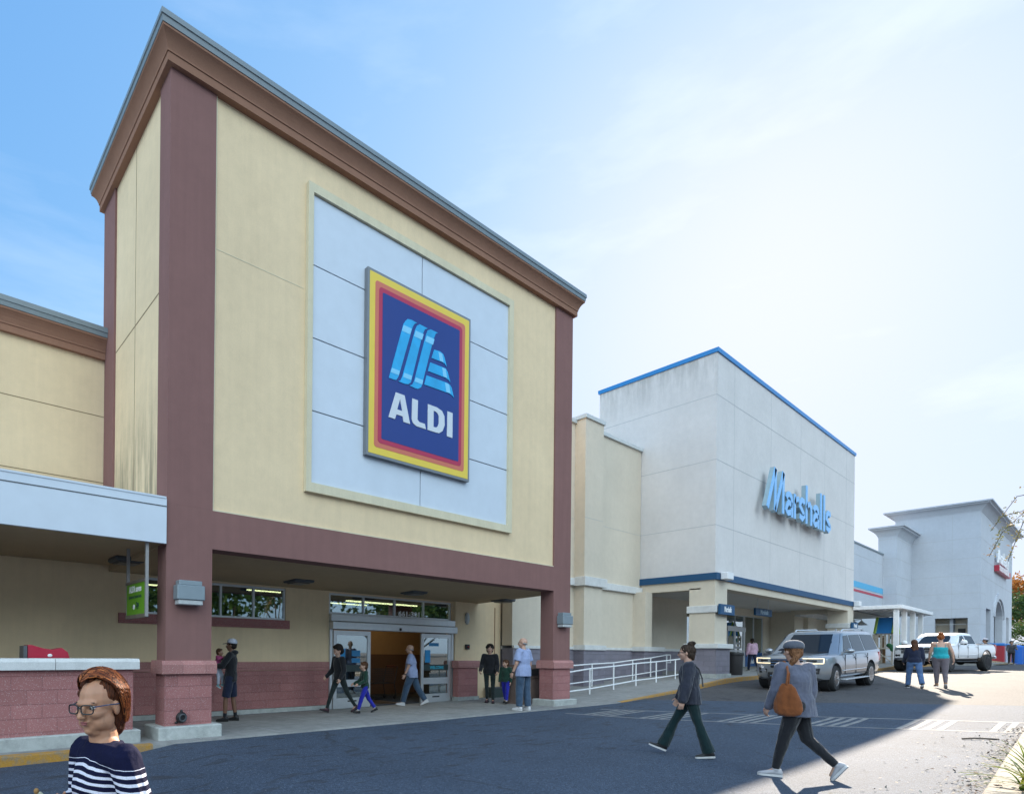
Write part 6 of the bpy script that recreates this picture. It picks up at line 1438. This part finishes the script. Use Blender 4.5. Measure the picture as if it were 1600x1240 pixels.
# fuller hair: a shaped cap of hair plus separate combed locks
m = MB(); m.T = G
m.ball((-.034, 0, .046), (.098, .088, .094), 16, 22, T=M); m.ball((-.055, 0, -.015), (.070, .084, .10), 14, 20, T=M); m.ball((-.062, 0, -.085), (.045, .062, .055), 12, 18, T=M)
m.cap((.030, -.02, .112), (-.025, .062, .058), .022, .022, 12, T=M); m.cap((-.025, .062, .058), (-.055, .066, .0), .022, .022, 12, T=M); m.cap((.036, -.01, .108), (.028, -.050, .086), .020, .018, 12, T=M); m.cap((.01, -.072, .05), (-.03, -.080, .0), .026, .024, 12, T=M)
remesh(m, 'hair', hred, .0042, 3, body, (.006, 40), 3)
rh = random.Random(4); m = MB(); m.T = G
for k in range(1250):
    fam = k % 5 < 3; s_ = 1 if rh.random() < .66 else -1; x0 = rh.uniform(.0, .082) if fam else rh.uniform(-.075, .06); y0 = -.022; pts = []; n = 9; lift = rh.uniform(.0, .006); end = rh.uniform(.82, 1.0); jit = rh.uniform(-.012, .012)
    for i in range(n):
        t = i/(n-1)*end; ph = R(2+118*t); ex = (x0-t*(.075+x0*1.05)+jit*t) if fam else (x0-(t**1.45)*(.030+(x0+.08)*.66)+jit*t)
        q = max(0.05, 1-((ex+.020)/.122)**2)**.5
        ry, rz = (.101+lift)*q, (.112+lift)*q
        yy = s_*ry*math.sin(ph)+y0*(1-t); z = .040+rz*math.cos(ph)
        if t > .62: z -= (t-.62)*.16; yy *= 1-(t-.62)*.35; ex -= .0
        lim = .0+(z+.01)*.70 if z > -.01 else -.014
        if s_ > 0: ex = min(ex, lim+.004*rh.random())
        pts.append((ex, yy, z))
    r_ = rh.uniform(.0012, .0034)
    for i in range(n-1): m.rod(pts[i], pts[i+1], r_*(1-.5*i/n), r_*(1-.5*(i+1)/n), n=4, T=M, caps=False)
hm2, nt_, bs = newmat('hair_strands'); g_ = node(nt_, 'ShaderNodeNewGeometry'); c = ramp(nt_, g_.outputs['Random Per Island'], [(0, (.025, .009, .005)), (.45, (.11, .028, .009)), (.8, (.27, .07, .018)), (1, (.50, .17, .05))])
nt_.links.new(c, bs.inputs['Base Color']); bs.inputs['Roughness'].default_value = .5; bs.inputs['Specular IOR Level'].default_value = .2
m.build('hair_locks', hm2, body, world=False)
for s_ in (1, -1):
    m = MB(); m.T = G; cx, cz, hw_, hh_ = s_*.034, .000, .0265, .0175
    outl = [(hw_*math.copysign(abs(math.cos(R(a)))**.55, math.cos(R(a))), hh_*math.copysign(abs(math.sin(R(a)))**.6, math.sin(R(a)))) for a in range(0, 361, 15)]
    P3 = [(.1135-14*(abs(cx+u_)-.008)**2*.22 if abs(cx+u_) > .008 else .1135, cx+u_, cz+v_) for u_, v_ in outl]
    for a, b in zip(P3, P3[1:]): m.rod(a, b, .0028, n=6, T=M)
    o = m.build('glasses_frame', black, body, world=False)
m = MB(); m.T = G; m.rod((.1145, -.009, .006), (.1145, .009, .006), .0026, n=6, T=M)
m.build('glasses_bridge', black, body, world=False)
for s_ in (1, -1):
    m = MB(); m.T = G; m.path([tuple(M @ Vector(q)) for q in [(.103, s_*.061, .011), (.05, s_*.079, .013), (-.008, s_*.089, .012)]], .0028, 6); m.build('glasses_temple', plain('frame_blue', (.02, .05, .12), .3), body, world=False)
# earring-side shading comes from the light; small wrapped snack in the raised hand
t = thing('snack', 'small cream wrapped snack in the hand of the woman in the foreground', 'snack', (x_-.25, y_, .80))
WR = xf((x_, y_, zf_), yawf) @ G @ Matrix.Translation(fw['J']['wrR']); d_ = Vector((.45, .45, .55)).normalized()
m = MB(); m.T = WR; m.cap(d_*.10+Vector((.02, .03, -.01)), d_*.15+Vector((.05, .06, .02)), .017, .014, 10); m.build('wrapper', plain('cream_wrap', (.55, .52, .36), .6), t, smooth='all')
m = MB(); m.T = WR; m.ball(d_*.17+Vector((.06, .07, .03)), (.011, .011, .013), 8, 10); m.build('filling', plain('filling_brown', (.30, .16, .05), .7), t, smooth='all')

# ---------------------------------------------------------------- trees, branch, plants, litter
def leafmat(name, cols, rough=.6):
    m, nt, bs = newmat(name); p = geo(nt); f = noisevar(nt, p, 2.2, 4, .7); g = node(nt, 'ShaderNodeObjectInfo')
    w = node(nt, 'ShaderNodeTexWhiteNoise'); v = node(nt, 'ShaderNodeVectorMath', operation='SNAP'); nt.links.new(p, v.inputs[0]); v.inputs[1].default_value = (.12, .12, .12); nt.links.new(v.outputs[0], w.inputs['Vector'])
    mixf = mathn(nt, 'ADD', mathn(nt, 'MULTIPLY', f, .75), mathn(nt, 'MULTIPLY', w.outputs['Value'], .35))
    n = len(cols); c = ramp(nt, mixf, [(.3+.45*i/(n-1), cols[i]) for i in range(n)])
    nt.links.new(c, bs.inputs['Base Color']); bs.inputs['Roughness'].default_value = rough
    tr = node(nt, 'ShaderNodeBsdfTranslucent'); nt.links.new(c, tr.inputs['Color']); mx_ = node(nt, 'ShaderNodeMixShader'); mx_.inputs[0].default_value = .35
    nt.links.new(bs.outputs[0], mx_.inputs[1]); nt.links.new(tr.outputs[0], mx_.inputs[2]); nt.links.new(mx_.outputs[0], nt.nodes['Material Output'].inputs['Surface']); return m
bark = plain('bark', (.11, .085, .065), .9, 0, .4, 10, .8)
lf_green = leafmat('leaves_green', [(.02, .05, .015), (.05, .10, .025), (.10, .16, .04)]); lf_aut = leafmat('leaves_autumn', [(.16, .05, .015), (.38, .14, .02), (.50, .24, .04)]); lf_mix = leafmat('leaves_near', [(.06, .10, .03), (.30, .26, .08), (.45, .22, .08)])
def tree(label, loc, H, rad, leaf, n=2600, ls=.28, seed=1, group=None, trunk_h=.35):
    rg = random.Random(seed); t = thing('tree', label, 'tree', loc, group=group); x, y, z = loc
    m = MB(); m.rod((x, y, z-.2), (x+.1, y, z+H*trunk_h), H*.028, H*.02, n=10); tips = []
    for k in range(9):
        a = rg.uniform(0, 6.28); e = rg.uniform(.4, 1.2); L_ = H*rg.uniform(.25, .5)
        p0 = Vector((x+.1, y, z+H*trunk_h*rg.uniform(.7, 1))); p1 = p0+Vector((math.cos(a)*math.cos(e), math.sin(a)*math.cos(e), math.sin(e)))*L_; m.rod(p0, p1, H*.012, H*.003, n=6); tips.append(p1)
    m.build('trunk', bark, t)
    cl = []
    for k in range(26):
        a = rg.uniform(0, 6.28); ph = rg.uniform(-.7, 1.4); r_ = rad*rg.uniform(.45, .95)
        cl.append((Vector((x+r_*math.cos(a)*math.cos(ph), y+r_*math.sin(a)*math.cos(ph), z+H*.62+H*.32*math.sin(ph)*rg.uniform(.7, 1.05))), rad*rg.uniform(.22, .42)))
    m = MB()
    for k in range(n):
        c, cr = rg.choice(cl); dv = Vector((rg.gauss(0, 1), rg.gauss(0, 1), rg.gauss(0, .8))).normalized()*cr*rg.uniform(.5, 1.05); q = c+dv
        u = Vector((rg.gauss(0, 1), rg.gauss(0, 1), rg.gauss(0, 1))).normalized(); v = u.orthogonal().normalized(); s1, s2 = ls*rg.uniform(.6, 1.3), ls*rg.uniform(.3, .6)
        m.add([q-u*s1, q+v*s2, q+u*s1, q-v*s2], [(0, 1, 2, 3)])
    m.build('crown', leaf, t); return t
tree('tall tree with orange autumn leaves at the right edge beyond the far store', (151, -.5, 1.1), 15, 7.5, lf_aut, 5200, .34, 3, trunk_h=.3)
tree('dense green tree at the right edge below the orange one', (117, -2.6, 1.1), 9.0, 4.8, lf_green, 4200, .24, 5, trunk_h=.2)
tree('low olive green tree behind the blue bollards', (101, -3.2, 1.1), 4.6, 2.4, lf_green, 2600, .16, 6, trunk_h=.2)
for i in range(13):
    x, y, h = -46+10.5*i, -40-(i*37 % 11), 12.5+(i*53 % 5)
    tree('green tree across the car park seen only in the window reflections', (x, y, -.1), h, h*.46, lf_green, 1500, .55, 20+i, 'trees mirrored in the store glass', trunk_h=.16)
# near tree on the island whose branches reach into the right edge
t = thing('tree', 'slender near tree whose thin leafy branches reach in from the right edge', 'tree', (11.7, -9.35, .1)); rg = random.Random(11)
D9 = dict(a=(10.9, -8.45, 3.89), b=(10.61, -8.24, 3.60), c=(10.43, -8.11, 3.39), d=(10.25, -7.99, 3.00), e=(10.62, -8.24, 3.95), f=(10.41, -8.10, 3.63), g=(10.6, -8.24, 3.28), h=(10.54, -8.19, 3.06))
m = MB(); m.rod((11.7, -9.35, .0), (11.75, -9.3, 2.2), .07, .05, n=8); m.rod((11.75, -9.3, 2.2), (11.5, -9.0, 3.6), .05, .03, n=8); m.rod((11.5, -9.0, 3.6), (11.2, -8.7, 4.1), .03, .018, n=6); m.rod((11.75, -9.3, 2.2), (12.2, -9.6, 4.4), .04, .02, n=6)
m.rod((11.2, -8.7, 4.1), D9['a'], .014, .009, n=6); m.rod((11.5, -9, 3.6), D9['g'], .013, .006, n=6); m.rod((11.2, -8.7, 4.1), D9['e'], .012, .006, n=6)
m.build('trunk', bark, t); tw = MB(); lv = MB()
def twig(pts, nl, spread):
    for a, b in zip(pts, pts[1:]): tw.rod(a, b, .0055, .0035, n=5)
    for k in range(nl):
        i = rg.randrange(len(pts)-1); q = Vector(pts[i]).lerp(Vector(pts[i+1]), rg.random())+Vector((rg.gauss(0, spread), rg.gauss(0, spread), rg.gauss(0, spread)))
        u = Vector((rg.gauss(0, 1), rg.gauss(0, 1), rg.gauss(0, .8))).normalized(); v = u.orthogonal().normalized(); s1 = rg.uniform(.014, .030); lv.add([q-u*s1, q+v*s1*.45, q+u*s1, q-v*s1*.45], [(0, 1, 2, 3)])
twig([D9['a'], D9['b'], D9['c'], D9['d']], 150, .028); twig([D9['e'], D9['f'], (10.28, -8.0, 3.40)], 34, .02); twig([D9['a'], (10.7, -8.28, 3.72), D9['f']], 26, .02); twig([D9['g'], D9['h'], (10.50, -8.16, 2.92)], 30, .02); twig([(10.9, -8.45, 3.89), (10.72, -8.3, 3.55), D9['g']], 80, .04)
twig([(11.2, -8.7, 4.1), (10.9, -8.5, 4.25), (10.7, -8.3, 4.1)], 60, .05); twig([(12.2, -9.6, 4.4), (12.4, -9.4, 4.9), (12.1, -9.0, 5.1)], 300, .25)
tw.build('twigs', bark, t); lv.build('crown', lf_mix, t)
def strap_plant(x, y, z, n, L_, seed, label):
    rg = random.Random(seed); t = thing('strap_leaf_plant', label, 'plant', (x, y, z), group='strap-leaved plants on the island'); m = MB()
    for k in range(n):
        a = rg.uniform(0, 6.28); el_ = rg.uniform(.55, 1.4); ln = L_*rg.uniform(.6, 1.1); w0 = rg.uniform(.008, .016); bx, by = x+rg.gauss(0, .07), y+rg.gauss(0, .07); p = Vector((bx, by, z)); d = Vector((math.cos(a)*math.cos(el_), math.sin(a)*math.cos(el_), math.sin(el_))); sd = Vector((-math.sin(a), math.cos(a), 0)); vs = []; N = 7
        for i in range(N+1):
            w_ = w0*(1-(i/N)**2*.95); vs += [p-sd*w_, p+sd*w_+Vector((0, 0, .004))]; p = p+d*ln/N; d = (d+Vector((0, 0, -.17))).normalized()
        m.add(vs, [(2*i, 2*i+1, 2*i+3, 2*i+2) for i in range(N)])
    m.build('leaves', leafmat('strap_leaves', [(.05, .10, .015), (.13, .20, .03), (.30, .30, .05)], .4) if 'strap_leaves' not in bpy.data.materials else bpy.data.materials['strap_leaves'], t)
strap_plant(5.45, -8.80, .08, 150, .58, 2, 'spiky green strap-leaved plant at the bottom right corner of the picture'); strap_plant(6.5, -9.1, .08, 90, .5, 3, 'spiky green strap-leaved plant just outside the right edge on the island')
rg = random.Random(9); m = MB(); pale = plain('litter_pale', (.46, .40, .32), .9, 0, .4, 20, 0)
for k in range(1150):
    x = rg.uniform(4.9, 14); ed = float(np.interp(x, [q[0] for q in isl], [q[1] for q in isl])); y = ed+.01+abs(rg.gauss(0, .13))+(rg.random()**9)*.9
    if rg.random() < .12: y = ed-rg.uniform(.05, .5)
    z = zr(x)+.006+rg.uniform(0, .02)+(.165 if y < ed else 0); u = Vector((rg.gauss(0, 1), rg.gauss(0, 1), rg.gauss(0, .25))).normalized(); v = u.cross(Vector((0, 0, 1))).normalized()+Vector((0, 0, rg.gauss(0, .3))); s1 = rg.uniform(.008, .030); q = Vector((x, y, z+.004))
    m.mi = 0 if rg.random() < .7 else 1
    m.add([q-u*s1, q+v*s1*.5, q+u*s1, q-v*s1*.5], [(0, 1, 2, 3)])
o = m.build('leaf_litter', [pale, plain('litter_brown', (.10, .05, .03), .9, bmp=0)]); tag(o, kind='stuff')
t = thing('twig', 'dark fallen twig on the road in front of the crosswalk at the right', 'twig', (11.6, -7.75, .03)); m = MB(); z0 = zr(11.6)+.012; m.path([(11.35, -7.6, z0), (11.5, -7.72, z0+.012), (11.62, -7.80, z0+.01), (11.8, -7.98, z0)], .014, 6); m.build('stem', bark, t)
t = thing('buggy', 'white roofed service buggy parked at the far right edge', 'buggy', (89, -3.6, 1.1))
MB().box(86.6, 90, -4.2, -2.4, 2.95, 3.08, b=.05).build('roof', white, t); MB().box(86.4, 90.2, -4.1, -2.5, 1.5, 2.0, b=.1).build('body', wpaint, t)
for (x, y) in ((86.8, -4.0), (86.8, -2.6), (89.8, -4.0), (89.8, -2.6)): MB().rod((x, y, 1.9), (x, y, 2.97), .04, n=6).build('post', alu, t); MB().lathe([(.28, -.1), (.3, 0), (.28, .1)], 14, xf((x, y, 1.40)), axis='y').build('wheel', tyrem, t)
